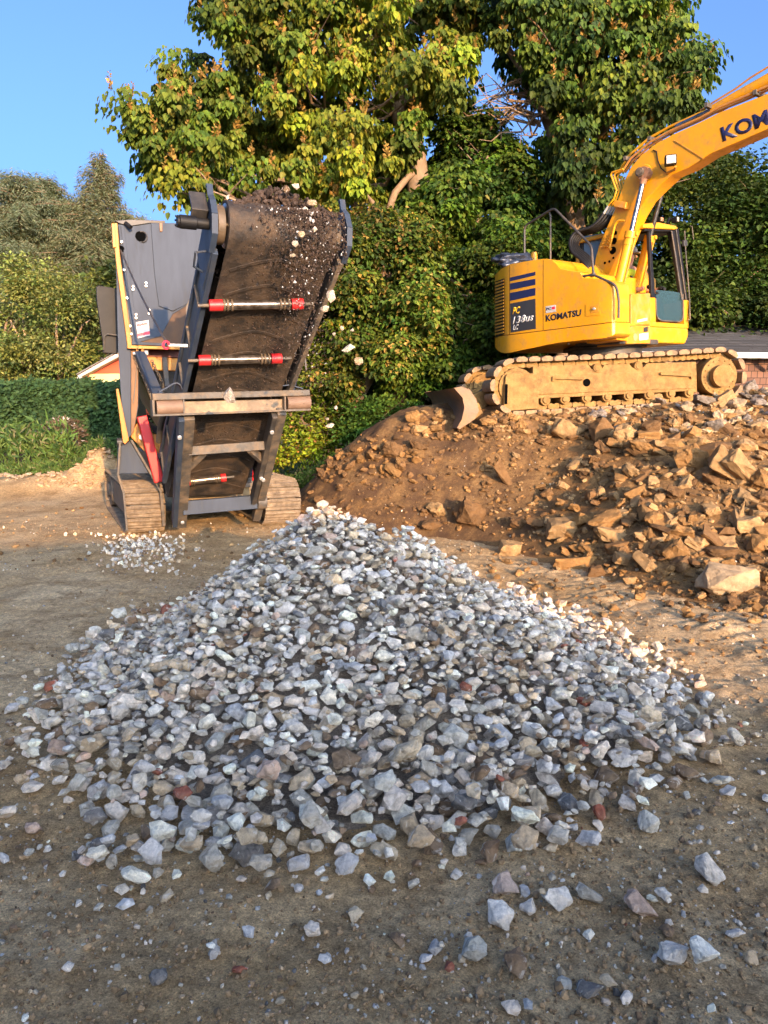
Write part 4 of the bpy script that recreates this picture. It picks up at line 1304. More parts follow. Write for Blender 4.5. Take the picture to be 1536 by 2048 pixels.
lamp('work_lamp', SF.pt(1341,321,B0-.14), .15, .135, M_lens, (SU*.8+SN*.6).normalized(), (SN*.8-SU*.6).normalized(), dep=.11)
m = MB(); m.tube([SF.pt(1351,333,B0-.1), SF.pt(1350,339,B0-.06), SF.pt(1334,346,B0-.01)], .018, 8); m.build('lamp_bracket', M_yelin, EX)
m = MB(); m.tube([SF.pt(1306,300,B0-.01), SF.pt(1313,303,B0-.01), SF.pt(1316,322,B0-.01), SF.pt(1322,336,B0-.01), SF.pt(1332,345,B0-.01)], .008, 6); m.build('lamp_cable', M_black, EX)
def line(name, pts, r, d, mat, seg=8):
    m = MB(); m.tube([SF.pt(x, y, d) for x, y in pts], r, seg); return m.build(name, mat, EX)
M_pipe = pmat('oily_pipe', (.50, .22, .03), (.32, .14, .06), 8, .4)
line('boom_pipe', [(1245,342),(1262,316),(1300,284),(1340,262),(1400,236),(1440,214),(1490,193),(1536,172),(1700,108)], .018, B0+.06, M_pipe)
line('boom_pipe', [(1250,345),(1266,322),(1303,289),(1343,266),(1402,240),(1440,220),(1490,200),(1536,180),(1700,117)], .018, B0+.14, M_pipe)
line('boom_pipe', [(1240,340),(1257,312),(1297,277),(1340,253),(1400,226),(1425,217),(1480,199),(1536,176)], .018, B0+.30, M_yel)
line('cylinder_pipe', [(1401,221),(1424,206),(1470,178),(1500,156),(1536,134),(1640,80)], .013, B0+.15, M_pipe)
m = MB(); m.tube([SF.pt(1424,220,B0+.21), SF.pt(1438,214,B0+.21), SF.pt(1536,160,B0+.21), SF.pt(1760,40,B0+.21)], [.06,.072,.078,.08], 24); m.build('arm_cylinder', M_yel, EX)
m = MB(); m.tube([SF.pt(1352,254,B0+.21), SF.pt(1424,220,B0+.21)], .034, 16); m.build('arm_cylinder_rod', M_chrome, EX)
for (x, y) in ((1424,215),(1521,190),(1310,281),(1262,320)):
    m = MB(); m.box(SF.pt(x, y, B0+.2), SU, SN, SUP, .05, .34, .06); m.build('pipe_clamp', M_steel, EX, bevel=.006)
for k in range(5):
    o_ = k*6.4
    m = MB(); P = [(1250-(4-k)*1.0+0,338+k*.6),(1224+o_,345+k*2.2),(1222+o_,350+k*2),(1233+o_*.85,381+k*1.5),(1228+o_*.8,397),(1217+o_*.85,412+k*1.2)]
    if k > 2: P = P[1:]
    m.tube([SF.pt(x, y, B0-.05+k*.08) for x, y in P], .0135, 8); m.build('steel_pipe', M_yel, EX)
    m = MB(); a = SF.pt(1217+o_*.85, 412+k*1.2, B0-.05+k*.08); b = SF.pt(1207+o_*.95, 428+k*1.2, B0-.05+k*.08); m.tube([a, b], .019, 8); m.build('hose_fitting', M_bolt, EX)
    m = MB()
    H0 = [(1207+o_*.95,428+k*1.2),(1196+o_*.9,443+k),(1180+o_*.6,455+k*1.5),(1160+o_*.3,461+k*2),(1146+k*3.2,470+k*2.2),(1140+k*3.6,486+k*.6),(1145+k*3.6,504-k*1.0),(1160+k*3.0,517-k*2.0),(1173+k*2.6,532-k*2.4),(1177+k*2.8,552)]
    pts = [SF.pt(x, y, B0-.05+k*.06 - min(1, i/6)*.30) for i, (x, y) in enumerate(H0)]
    Q = []
    for i in range(len(pts)-1):
        p0 = pts[max(i-1, 0)]; p1 = pts[i]; p2 = pts[i+1]; p3 = pts[min(i+2, len(pts)-1)]
        for s_ in range(5):
            t_ = s_/5
            Q.append(.5*((2*p1)+(p2-p0)*t_+(2*p0-5*p1+4*p2-p3)*t_*t_+(3*p1-p0-3*p2+p3)*t_**3))
    Q.append(pts[-1])
    m.tube(Q, .026, 10); m.build('hydraulic_hose', M_black, EX)
slab('pipe_block', [(1229,400),(1252,404),(1250,418),(1226,413)], B0-.1, B0+.3, M_yelin)
# ---- operator
def skin_body(name, nodes, edges, mat, parent, sub=2):
    me = bpy.data.meshes.new(name); org = root_loc(parent)
    me.from_pydata([tuple(Vector(p[0]) - org) for p in nodes], edges, [])
    o = bpy.data.objects.new(name, me); COL.objects.link(o); o.parent = parent
    me.materials.append(mat)
    o.modifiers.new('skin', 'SKIN')
    s_ = o.modifiers.new('sub', 'SUBSURF'); s_.levels = sub; s_.render_levels = sub
    me.skin_vertices.new() if hasattr(me.skin_vertices, 'new') and not me.skin_vertices else None
    sv = me.skin_vertices[0].data
    for i, p in enumerate(nodes):
        r_ = p[1] if isinstance(p[1], tuple) else (p[1], p[1])
        sv[i].radius = r_
    sv[0].use_root = True
    o.modifiers['skin'].use_smooth_shade = True
    return o
hip = SF.pt(1248, 592, dR+.45) + SU*.07 - SUP*.12
OP = empty('person', hip, 'seated operator in a bright yellow shirt and grey cap looking right inside the excavator cab', 'person')
def q(a, b, c): return hip + SU*a + SN*b + SUP*c              # forward, to the left, up
M_skin = pmat('skin', (.48, .24, .15), (.42, .20, .12), 10, .5)
M_shirt = pmat('neon_shirt', (.70, .80, .02), (.62, .72, .02), 6, .7, bump=.2, bscale=20)
arm = lambda s_: [(q(.04,.19*s_,.46), .062), (q(.10,.25*s_,.22), .050), (q(.32,.22*s_,.14), .040), (q(.42,.20*s_,.17), .032)]
nodes = [(q(0,0,.03), .13), (q(.0,0,.18), (.15,.11)), (q(.01,0,.36), (.17,.115)), (q(.0,0,.50), (.14,.09)), (q(.015,0,.57), .055), (q(.03,0,.63), .062), (q(.04,0,.70), .088), (q(.03,0,.77), .080)] + arm(-1) + arm(1) + \
  [(q(.05,-.1,.0), .085), (q(.42,-.13,.04), .068), (q(.50,-.13,-.34), .05), (q(.05,.1,.0), .085), (q(.42,.13,.04), .068), (q(.50,.13,-.34), .05)]
edges = [(0,1),(1,2),(2,3),(3,4),(4,5),(5,6),(6,7),(3,8),(8,9),(9,10),(10,11),(3,12),(12,13),(13,14),(14,15),(0,16),(16,17),(17,18),(0,19),(19,20),(20,21)]
skin_body('body', nodes, edges, M_skin, OP)
skin_body('shirt', [(q(0,0,.08), .15), (q(0,0,.18), (.17,.13)), (q(.01,0,.36), (.19,.135)), (q(0,0,.49), (.165,.105)), (q(.04,-.20,.45), .082), (q(.10,-.26,.24), .064), (q(.04,.20,.45), .082), (q(.10,.26,.24), .064)], [(0,1),(1,2),(2,3),(3,4),(4,5),(3,6),(6,7)], M_shirt, OP)
skin_body('trousers', [(q(0,0,.03), .145), (q(.05,-.1,0), .098), (q(.42,-.13,.04), .082), (q(.50,-.13,-.34), .062), (q(.05,.1,0), .098), (q(.42,.13,.04), .082), (q(.50,.13,-.34), .062)], [(0,1),(1,2),(2,3),(0,4),(4,5),(5,6)], M_navy, OP)
# head turned to the right of the picture
HF = (SF.u*.75 + E.u*.7).normalized(); HS = HF.cross(Vector((0, 0, 1))).normalized(); c = q(.04, 0, .705)
m = MB(); m.prism([c + HF*.088 + SUP*.02 - HS*.012, c + HF*.122 - SUP*.02 - HS*.012, c + HF*.09 - SUP*.028 - HS*.012], HS*.024); m.build('nose', M_skin, OP, bevel=.004)
for s_ in (-1, 1):
    m = MB(); m.cyl(c + HS*.088*s_, c + HS*.104*s_, .030, .022, 12); m.build('ear', M_skin, OP)
    m = MB(); m.cyl(c + HF*.086 + HS*.034*s_ + SUP*.022, c + HF*.096 + HS*.034*s_ + SUP*.022, .012, .008, 10); m.build('eye', M_black, OP)
m = MB(); m.box(c + HF*.090 - SUP*.05, HS, HF, SUP, .045, .012, .009); m.build('mouth', pmat('lips', (.30,.10,.07), None), OP, bevel=.003)
m = MB(); cpt = q(.04, 0, .765)
m.loft([[cpt + SUP*z_ + HF*(math.cos(a)*r_*1.12) + HS*(math.sin(a)*r_) for a in [i*math.pi/8 for i in range(16)]] for z_, r_ in ((-.02,.102),(.03,.104),(.07,.090),(.10,.055),(.11,.01))])
m.prism([cpt + HF*.07 - HS*.078 - SUP*.010, cpt + HF*.18 - HS*.055 - SUP*.032, cpt + HF*.18 + HS*.055 - SUP*.032, cpt + HF*.07 + HS*.078 - SUP*.010], SUP*.012)
m.build('cap', pmat('grey_cap', (.30,.28,.24), None, 6, .8), OP)
for s_ in (-1, 1):
    hc = q(.43, .20*s_, .17)
    T_ = SU; Dn = -SUP; Wd = SN*s_
    fing = []; ed = [(0,1)]
    base_ = [(hc, .036), (hc + T_*.04, .033)]
    for k_, (ww_, ln_) in enumerate(((-.027,.85), (-.009,1.0), (.009,.95), (.026,.75))):
        i0 = len(base_) + len(fing)
        fing += [(hc + T_*(.075) + Wd*ww_, .010), (hc + T_*.085*1.0 + Wd*ww_ + Dn*.035*ln_, .009), (hc + T_*.06 + Wd*ww_ + Dn*.055*ln_, .008)]
        ed += [(1, i0), (i0, i0+1), (i0+1, i0+2)]
    i0 = len(base_) + len(fing)
    fing += [(hc + T_*.02 - Wd*.045 + SUP*.005, .012), (hc + T_*.055 - Wd*.05 - SUP*.015, .010)]
    ed += [(0, i0), (i0, i0+1)]
    skin_body('hand', base_ + fing, ed, M_black, OP, 1)['label'] = 'black gloved hand on the control lever'
tick('30_excavator')
# ================================================================ mobile crusher with discharge conveyor
C = Frame((-2.2, 10.2, 0), 24)
CR = empty('mobile_crusher', C.loc(0, 0, 0), 'mobile crusher on muddy tracks with blue-grey body and dark conveyor raised over the gravel heap', 'crusher')
cp = lambda px, py, d=0.0: C.pt(px, py, d)
DV = Vector((-.30, .954, 0))           # the body narrows away from the viewer along this line
def cslab(name, pts, d, off, mat, bevel=.006, parent=CR):
    m = MB(); m.prism([cp(x, y, d) for x, y in pts], off if isinstance(off, Vector) else C.n*off); return m.build(name, mat, parent, bevel=bevel)
D0 = -.12
# --- tracks
def crusher_track(u0, parent):
    Rr = .29; L = 2.7; y0 = .28
    cA = C.loc(u0, y0, .335); ax = C.n; per = 2*L + 2*math.pi*Rr; n = 46
    up = C.z
    def path(s):
        s = s % per
        if s < L: return cA + ax*s + up*Rr, ax, up
        s -= L
        if s < math.pi*Rr:
            a = s/Rr; r_ = up*math.cos(a) + ax*math.sin(a); return cA + ax*L + r_*Rr, ax*math.cos(a) - up*math.sin(a), r_
        s -= math.pi*Rr
        if s < L: return cA + ax*(L-s) - up*Rr, -ax, -up
        s -= L
        a = s/Rr; r_ = -up*math.cos(a) - ax*math.sin(a); return cA + r_*Rr, -ax*math.cos(a) + up*math.sin(a), r_
    m = MB()
    for i in range(n):
        p, t_, o_ = path(i*per/n)
        hl = per/n*.47
        prof = [(-hl, 0), (hl, 0), (hl, .012), (hl*.75, .014), (hl*.65, .034), (hl*.5, .034), (hl*.4, .014), (-hl*.1, .014), (-hl*.2, .030), (-hl*.35, .030), (-hl*.45, .014), (-hl*.8, .014), (-hl*.85, .026), (-hl, .026)]
        m.prism([p + t_*a + o_*b for a, b in prof], C.u*.5)
    o = m.build('track_shoes', M_trackshoe, parent, bevel=.003)
    m = MB()
    for (yy, r_) in ((0, .27), (L, .27)):
        m = MB(); c = cA + ax*yy; m.cyl(c + C.u*.06, c + C.u*.44, r_, seg=32); m.cyl(c + C.u*.02, c + C.u*.48, .12, seg=20)
        m.build('track_wheel', M_steel, parent, bevel=.008)
    m = MB(); m.box(cA + ax*L/2 + C.u*.25, C.u, ax, up, .32, L-.3, .36); m.build('track_frame', M_steel, parent, bevel=.01)
crusher_track(-1.2, CR); crusher_track(.63, CR)
# --- chassis behind the conveyor
m = MB(); m.box(C.loc(0, 1.6, .75), C.u, C.n, C.z, 1.45, 2.6, .5); m.build('chassis', M_dark, CR, bevel=.02)
cslab('machinery_housing', [(264,697),(470,697),(600,700),(575,790),(530,840),(500,900),(372,905),(330,850),(300,800)], .75, 1.0, M_dark, .02)
# --- body
body = [(235,447),(262,441),(330,440),(420,446),(608,446),(604,690),(262,690)]
cslab('body_box', [(233,449),(607,446),(603,691),(260,689)], D0+.03, DV*1.5, M_dark, .02)
cslab('hopper_panel', [(236,448),(262,452),(300,446),(325,446),(420,447),(395,560),(372,612),(346,628),(322,672),(266,688)], D0, .028, M_grey, .004)
cslab('hopper_panel', [(302,446),(420,446),(398,560),(374,608),(346,622),(318,612),(309,545)], D0-.02, .02, M_grey, .004)
cslab('hopper_lip', [(229,441),(262,439),(330,441),(330,447),(300,446),(262,452),(240,447)], D0-.02, DV*.9, M_dark, .006)
cslab('panel_fold', [(241,452),(248,452),(277,686),(270,687)], D0-.012, .03, M_grey, .004)
for (x, y) in ((243,484),(248,540),(254,596),(260,652),(263,668),(266,573),(266,579),(292,566),(292,572),(272,629),(272,636),(298,620),(298,627),(330,686)):
    p = cp(x, y, D0-.02); MB().cyl(p + C.n*.02, p - C.n*.012, .014, seg=8).build('rivet', M_bolt, CR)
m = MB(); p = cp(281, 473, D0); m.cyl(p - C.n*.004, p + C.n*.004, .062, seg=28); h = m.build('pipe_opening', M_hole, CR)
m = MB(); p = cp(284, 474, D0); m.tube([p + Vector((math.cos(a)*.062, 0, math.sin(a)*.062)) - C.n*.006 for a in [i*math.pi/12 for i in range(25)]], .008, 6, False); m.build('pipe_rim', M_dark, h)
m = MB(); p = cp(251, 446, D0-.04); m.cyl(p, cp(262,455,D0-.10), .024, seg=12); m.build('exhaust_tip', M_black, CR)
cslab('latch_plate', [(319,446),(325,446),(325,463),(320,463)], D0-.04, .03, M_rust, .004)
cslab('edge_flange', [(224,446),(235,446),(239,500),(264,690),(255,691),(233,530)], D0-.04, .05, M_orange, .006)
cslab('edge_flange', [(223,446),(229,446),(233,495),(226,495)], D0-.06, .05, M_orange, .006)
cslab('bottom_ledge', [(255,690),(360,694),(360,699),(255,697)], D0-.06, .12, M_orange, .004)
cslab('lower_lip', [(264,683),(356,688),(357,693),(264,689)], D0-.05, .08, M_grey, .003)
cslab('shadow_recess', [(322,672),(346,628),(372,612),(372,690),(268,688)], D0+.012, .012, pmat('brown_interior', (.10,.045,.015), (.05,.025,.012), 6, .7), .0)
cslab('side_plate', [(231,500),(237,530),(262,700),(262,870),(252,885),(247,868),(241,780),(236,700)], D0+.02, DV*1.2, M_grey, .006)
cslab('side_plate', [(262,697),(277,697),(276,810),(268,862),(262,872)], D0+.06, DV*.6, pmat('brown_inner_paint', (.22,.10,.03), (.14,.07,.03), 6, .6), .004)
cslab('orange_post', [(232,778),(237,777),(258,880),(250,889),(246,884)], D0-.03, .06, M_orange, .006)
# sticker
csurf = lambda px, py, pr=0.0: cp(px, py, D0-.003) - C.n*pr
m = MB(); decal(m, [(270,645),(297,640),(300,671),(273,677)], csurf, .004, 1); st = m.build('dealer_sticker', M_white, CR)
text_quad('Mellott', [(273,648),(295,643.6),(295.5,648.8),(273.6,653.2)], csurf, 'lettering', M_redink, st, .2, .03, .006)
m = MB(); decal(m, [(272.4,667.8),(299,662.3),(299.6,668.6),(273,674)], csurf, .006, 1); m.build('red_band', M_redink, st)
# black side door and its stay
cslab('side_door', [(192,574),(197,570),(236,577),(236,708),(206,706),(205,680),(200,650),(193,600)], .35, .05, M_black, .01)
m = MB(); m.tube([cp(207,700,.30), cp(210,672,.30), cp(214,668,.30), cp(236,671,.30)], .010, 6); m.build('door_stay', M_steel, CR)
# under the body
cslab('cross_member', [(294,713),(362,717),(362,742),(298,740)], .05, .2, M_orange, .01)
cslab('inner_beam', [(262,699),(362,702),(362,716),(270,714)], .15, .3, pmat('dark_red_paint', (.16,.03,.015), (.10,.03,.02), 6, .6), .01)
for x in (275, 285): cslab('lug', [(x-2.5,697),(x+2.5,697),(x+2.5,712),(x,716),(x-2.5,712)], D0-.03, .10, M_orange, .004)
m = MB(); m.cyl(cp(266,707,D0), cp(296,706,D0), .018, seg=10); m.cyl(cp(289,706,D0-.02), cp(296,706,D0-.02), .03, seg=6); m.build('lug_bolt', M_bolt, CR)
m = MB(); m.beam(cp(279,706,D0+.0), cp(318,796,-.75), .12, .07, C.u); m.build('diagonal_brace', M_grey, CR, bevel=.008)
m = MB(); m.beam(cp(329,716,.0), cp(334,775,-.2), .06, .05, C.u); m.build('hanger', M_steel, CR, bevel=.006)
def chain(a, b, n, r_=.022, w=.006):
    m = MB()
    for i in range(n):
        t0, t1 = i/n, (i+1.15)/n
        p = a.lerp(b, t0); q_ = a.lerp(b, t1); ax = (q_-p); l = ax.length; ax.normalize()
        sd = ax.orthogonal().normalized()
        if i % 2: sd = ax.cross(sd)
        c = (p+q_)/2
        m.tube([c + ax*(math.cos(k*math.pi/5)*l*.5) + sd*(math.sin(k*math.pi/5)*r_*.75) for k in range(11)], w, 5, False)
    m.build('chain', M_steel, CR)
chain(cp(303,720,-.05), cp(325,765,-.1), 10); chain(cp(268,712,-.1), cp(300,785,-.3), 16)
cslab('grey_blade', [(275,722),(277,760),(277,815),(271,848),(266,842),(271,790)], -.05, .04, M_grey, .006)
m = MB(); m.beam(cp(276,715,-.1), cp(267,805,-.1), .012, .012, C.u); m.build('thin_bar', M_steel, CR)
cslab('orange_arm', [(254,866),(268,858),(277,838),(286,842),(302,905),(292,906)], .05, .10, M_orange, .01)
cslab('orange_arm', [(303,866),(329,873),(330,903),(318,908),(306,890)], .10, .08, M_orange, .01)
m = MB(); p = cp(284,874,.03); m.cyl(p, p - C.n*.03, .04, seg=14); m.build('pivot_bolt', M_bolt, CR)
m = MB(); m.beam(cp(283,832,-.12), cp(318,964,-.12), .125, .11, C.u); m.build('red_ram', M_red, CR, bevel=.015)
m = MB(); m.tube([cp(516,845,.05), cp(513,905,.0)], .055, 14); m.tube([cp(513,905,.0), cp(508,962,-.02)], [.04,.03], 14); m.build('red_ram', M_red, CR)
# hoses
m = MB()
for k in range(5):
    m.tube([cp(300+k*3,845+k*2,.1), cp(308+k*4,862+k*3,.0), cp(325+k*3,866+k*2,.02), cp(338,852-k*2,.1)], .016, 6)
m.build('hose_loop', M_black, CR)
# left guard over the track
cslab('track_guard', [(240,887),(262,882),(299,947),(237,948)], -.02, .30, M_grey, .01)
m = MB(); m.beam(cp(240,885,-.06), cp(236,950,-.10), .03, .05, C.u); m.beam(cp(236,950,-.1), cp(247,985,-.1), .03, .05, C.u); m.beam(cp(247,985,-.1), cp(254,1062,-.1), .025, .05, C.u)
m.beam(cp(262,880,-.05), cp(303,950,-.08), .03, .05, C.u); m.beam(cp(303,950,-.08), cp(322,985,-.08), .03, .05, C.u); m.beam(cp(322,985,-.08), cp(328,1052,-.05), .04, .05, C.u)
m.build('guard_rim', M_steel, CR, bevel=.006)
m = MB(); m.cyl(cp(234,884,-.02), cp(244,884,-.02), .05, seg=10); m.build('guard_bolt', M_dark, CR)
cslab('right_guard', [(497,886),(520,900),(530,935),(548,950),(476,953)], .15, .1, M_grey, .01)
cslab('right_flange', [(594,648),(606,646),(609,690),(601,694),(596,680)], D0, .1, M_orange, .006)
m = MB(); m.beam(cp(606,694,-.1), cp(578,790,-.9), .10, .06, C.u); m.build('diagonal_brace', M_grey, CR, bevel=.008)
m = MB(); m.beam(cp(608,690,-.05), cp(612,740,-.05), .02, .02, C.u); m.build('thin_bar', M_dark, CR)
# ---------------- conveyor
Hd = at(556, 462, 6.95); Tl = at(408, 962, 9.86)
A = (Hd - Tl); A = (A - C.u*A.dot(C.u)); LN = A.length; A.normalize()
Hd = Tl + A*LN
NB = A.cross(C.u).normalized()
if NB.z < 0: NB = -NB                    # up and away = the carrying side
BW2 = .47; RD = .19
SH = Hd - Tl
# lateral centre drifts from tail to head so the belt follows the photographed line
uH = (at(556,462,6.95) - Hd).dot(C.u)
def K(s, k, u=0.0):                      # s along belt from tail, k normal (negative = underside), u lateral
    return Tl + A*s + NB*k + C.u*(u + uH*s/LN)
def bpath():
    pts = []
    for i in range(13):
        a = math.pi/2 + math.pi*i/12; pts.append((RD*.7*math.cos(a), RD*math.sin(a)))     # tail
    nb = 40
    for i in range(1, nb):
        s = LN*i/nb; pts.append((s, -RD))
    for i in range(17):
        a = -math.pi/2 + math.pi*i/16; pts.append((LN + RD*math.cos(a), RD*math.sin(a)))
    for i in range(1, nb):
        s = LN*(1-i/nb); pts.append((s, RD))
    return pts
bp = bpath()
m = MB(); rings = []
for i, (s, k) in enumerate(bp + [bp[0]]):
    j = (i-1) % len(bp); l = (i+1) % len(bp)
    ts, tk = bp[l][0]-bp[j][0], bp[l][1]-bp[j][1]; tl = math.hypot(ts, tk); ns, nk = tk/tl, -ts/tl
    rings.append([K(s, k, -BW2), K(s, k, 0) , K(s, k, BW2), K(s-ns*-.014, k-nk*-.014, BW2), K(s-ns*-.014, k-nk*-.014, 0), K(s-ns*-.014, k-nk*-.014, -BW2)])
m.loft(rings, False); belt = m.build('belt', M_belt, CR)
m = MB()
for i in range(13):
    s = .15 + i*.30; m = MB()
    for sg in (-1, 1):
        n_ = 7
        for t_ in range(n_):
            u0, u1 = sg*.40*t_/n_, sg*.40*(t_+1)/n_
            s0, s1 = s - .16*(t_/n_)**1.5, s - .16*((t_+1)/n_)**1.5
            def kk(sv): 
                return (-RD-.012) if sv < LN else -math.sqrt(max(.001, RD**2 - (sv-LN)**2))-.012
            m.beam(K(min(s0+.16, LN), kk(s0+.16), u0), K(min(s1+.16, LN), kk(s1+.16), u1), .03, .022, A)
    m.build('belt_cleat', M_belt, belt)
m = MB(); m.cyl(K(LN, 0, -.47), K(LN, 0, .47), RD-.006, seg=40); m.cyl(K(LN, 0, -.56), K(LN, 0, .56), .06, seg=20); m.build('head_drum', M_idlersteel, CR, bevel=.01)
for a_, b_ in ((-.55, -.485), (.485, .53)): MB().cyl(K(LN, 0, a_), K(LN, 0, b_), RD-.03, seg=32).build('drum_collar', M_brass, CR, bevel=.006)
# side frames
for sg in (-1, 1):
    uo = sg*.56
    m = MB()
    s0, s1 = .35, LN-.10
    m.beam(K(s0, -.20, uo), K(s1, -.20, uo), .05, .07, C.u)
    m.beam(K(s0, .16, uo), K(s1, .16, uo), .05, .05, C.u)
    m.build('side_beam', M_grey if sg < 0 else M_steel, CR, bevel=.006)
    m = MB(); m.prism([K(s0, -.19, uo), K(s1, -.19, uo), K(s1, .16, uo), K(s0, .16, uo)], C.u*(.010*-sg)); m.build('side_web', M_dark, CR)
    for i in range(7):
        s = s0 + .12 + i*(s1-s0-.3)/6
        MB().beam(K(s, -.19, uo), K(s, .16, uo), .025, .045, A).build('side_rib', M_steel, CR)
    # head plate with horn
    pr = [(LN-.55,-.20),(LN-.1,-.22),(LN+.08,-.20),(LN+.18,-.08),(LN+.20,.06),(LN+.17,.15),(LN+.20,.25),(LN+.16,.26),(LN+.12,.18),(LN-.02,.20),(LN-.5,.18)]
    m = MB(); m.prism([K(s, k, sg*.575) for s, k in pr], C.u*(.02*sg)); m.build('head_plate', M_grey, CR, bevel=.004)
    m = MB(); rim = pr[1:8]
    for a_, b_ in zip(rim[:-1], rim[1:]): m.beam(K(*a_, sg*.59), K(*b_, sg*.59), .05, .012, C.u)
    m.build('plate_rim', M_grey, CR)
# motor and small fittings at the head, left
m = MB(); c = K(LN, 0, -.66)
m.cyl(K(LN,0,-.58), K(LN,0,-.70), .045, seg=20); m.cyl(K(LN,0,-.70), K(LN,0,-.84), .056, seg=20); m.cyl(K(LN,0,-.84), K(LN,0,-.86), .05, seg=20)
for i in range(6):
    a = i*math.pi/3; o_ = A*math.cos(a)*.042 + NB*math.sin(a)*.042
    m.cyl(K(LN,0,-.86)+o_, K(LN,0,-.872)+o_, .010, seg=6)
m.build('drive_motor', M_black, CR, bevel=.008)
m = MB(); m.prism([K(LN-.04,.08,-.60), K(LN+.08,.08,-.60), K(LN+.08,.26,-.60), K(LN-.04,.26,-.60)], C.u*-.015); m.prism([K(LN+.07,.06,-.60), K(LN+.09,.06,-.60), K(LN+.09,.28,-.60), K(LN+.07,.28,-.60)], C.u*-.14); m.prism([K(LN-.04,.06,-.74), K(LN+.08,.06,-.74), K(LN+.08,.09,-.74), K(LN-.04,.09,-.74)], C.u*.13)
m.build('motor_bracket', M_dark, CR, bevel=.004)
m = MB(); m.tube([K(LN-.20,-.10,-.60), K(LN-.22,-.10,-.69), K(LN-.38,-.10,-.68), K(LN-.43,-.10,-.60)], .010, 8); m.build('grab_handle', M_grey, CR)
# return idlers
for (ya, la, ra, yb) in ((611,418,606,608),(721,397,563,717),(964,368,452,955)):
    P = Plane(K(0, -RD-.075), NB)
    a = P.pt(la, ya); b = P.pt(ra, yb); d = (b-a); L = d.length; d.normalize()
    m = MB(); m.cyl(a + d*L*.14, a + d*L*.86, .042, seg=20); idl = m.build('return_idler', M_idlersteel, CR)
    MB().cyl(a, a + d*L*.14, .052, seg=20).build('red_sleeve', M_red, idl, bevel=.004); MB().cyl(b, b - d*L*.13, .052, seg=20).build('red_sleeve', M_red, idl, bevel=.004)
    for f_ in (.155, .19, .235, .75, .79, .84): MB().cyl(a + d*L*(f_-.012), a + d*L*(f_+.012), .054, seg=20).build('rubber_ring', M_brass, idl, bevel=.004)
    m = MB(); m.cyl(a - d*.10, b + d*.10, .016, seg=10); m.build('axle', M_steel, idl)
m = MB(); m.cyl(K(LN-1.28, -.20, -.80), K(LN-1.28, -.20, -.62), .016, seg=8); m.build('tie_pin', M_white, CR)
m = MB(); c = K(LN-1.28, -.20, -.82); m.tube([c + Vector((math.cos(t_)*.03, 0, math.sin(t_)*.035)) for t_ in [i*.7 for i in range(9)]], .012, 6); m.build('pink_ribbon', M_redink, CR)
# cable from the panel to the conveyor
m = MB(); a = cp(241,500,D0-.02); b = K(LN-1.28, -.20, -.80)
m.tube([a.lerp(b, t_) - Vector((0, 0, .05*math.sin(math.pi*t_))) for t_ in [i/12 for i in range(13)]], .012, 6); m.build('steel_cable', M_dark, CR)
m = MB(); m.cyl(cp(242,498,D0-.01), cp(242,498,D0+.01), .04, seg=14); m.build('cable_hole', M_hole, CR)
m = MB(); m.tube([K(.9,.0,-.66), K(1.2,.02,-.67), K(1.5,.0,-.66)], .035, 10); m.build('coil_spring', M_dark, CR)
# soil-guard sheet on the tail
m = MB(); m.strip([K(.15+i*.12, RD+.03+.02*math.sin(i*2), -.5) for i in range(12)], C.u*1.0, NB*.01); m.build('skirt_rubber', M_belt, CR)
# --- cross beam with guide rollers
XB = Frame(Plane(K(0, -RD), NB).pt(465, 805, -.16), 24)
def xb(px, py, d=0.0): return XB.pt(px, py, d)
def xslab(name, pts, d, t_, mat, bevel=.005): 
    m = MB(); m.prism([xb(x, y, d) for x, y in pts], XB.n*t_); return m.build(name, mat, CR, bevel=bevel)
xslab('cross_beam', [(304,787),(620,779),(621,791),(306,801)], -.02, .12, M_steel, .008)
xslab('cross_beam', [(368,803),(568,798),(568,823),(370,830)], .05, .08, pmat('worn_brown_steel', (.19,.135,.085), (.11,.08,.05), 5, .6, metal=.2, bump=.2, bscale=25, dust=(.42,.30,.18)), .006)
xslab('beam_edge', [(308,829),(622,817),(622,821),(308,833)], -.03, .16, M_steel, .003)
xslab('end_plate', [(304,800),(309,800),(310,833),(306,833)], -.03, .16, M_steel, .003)
xslab('end_plate', [(366,799),(369,799),(370,831),(367,831)], -.04, .16, M_steel, .003)
xslab('end_plate', [(569,793),(572,793),(572,820),(569,820)], -.04, .16, M_steel, .003)
M_roll = pmat('rusty_roller', (.20,.125,.08), (.14,.085,.055), 8, .65, bump=.2, bscale=30)
m = MB(); m.cyl(xb(312,815.5,.04), xb(365,813.5,.04), .078, seg=28); m.build('guide_roller', M_roll, CR, bevel=.006)
m = MB(); m.cyl(xb(573,806,.04), xb(619,804.5,.04), .074, seg=28); m.build('guide_roller', M_roll, CR, bevel=.006)
m = MB(); pts = [(318,785),(335,776),(348,768),(355,767),(361,771),(365,780)]
m.strip([xb(x, y, .0) for x, y in pts], XB.n*.12, Vector((0, 0, .012))); m.build('curved_guard', M_grey, CR)
m = MB(); m.strip([xb(x, y, .0) for x, y in ((565,772),(580,771),(606,778))], XB.n*.12, Vector((0, 0, .012))); m.build('curved_guard', M_grey, CR)
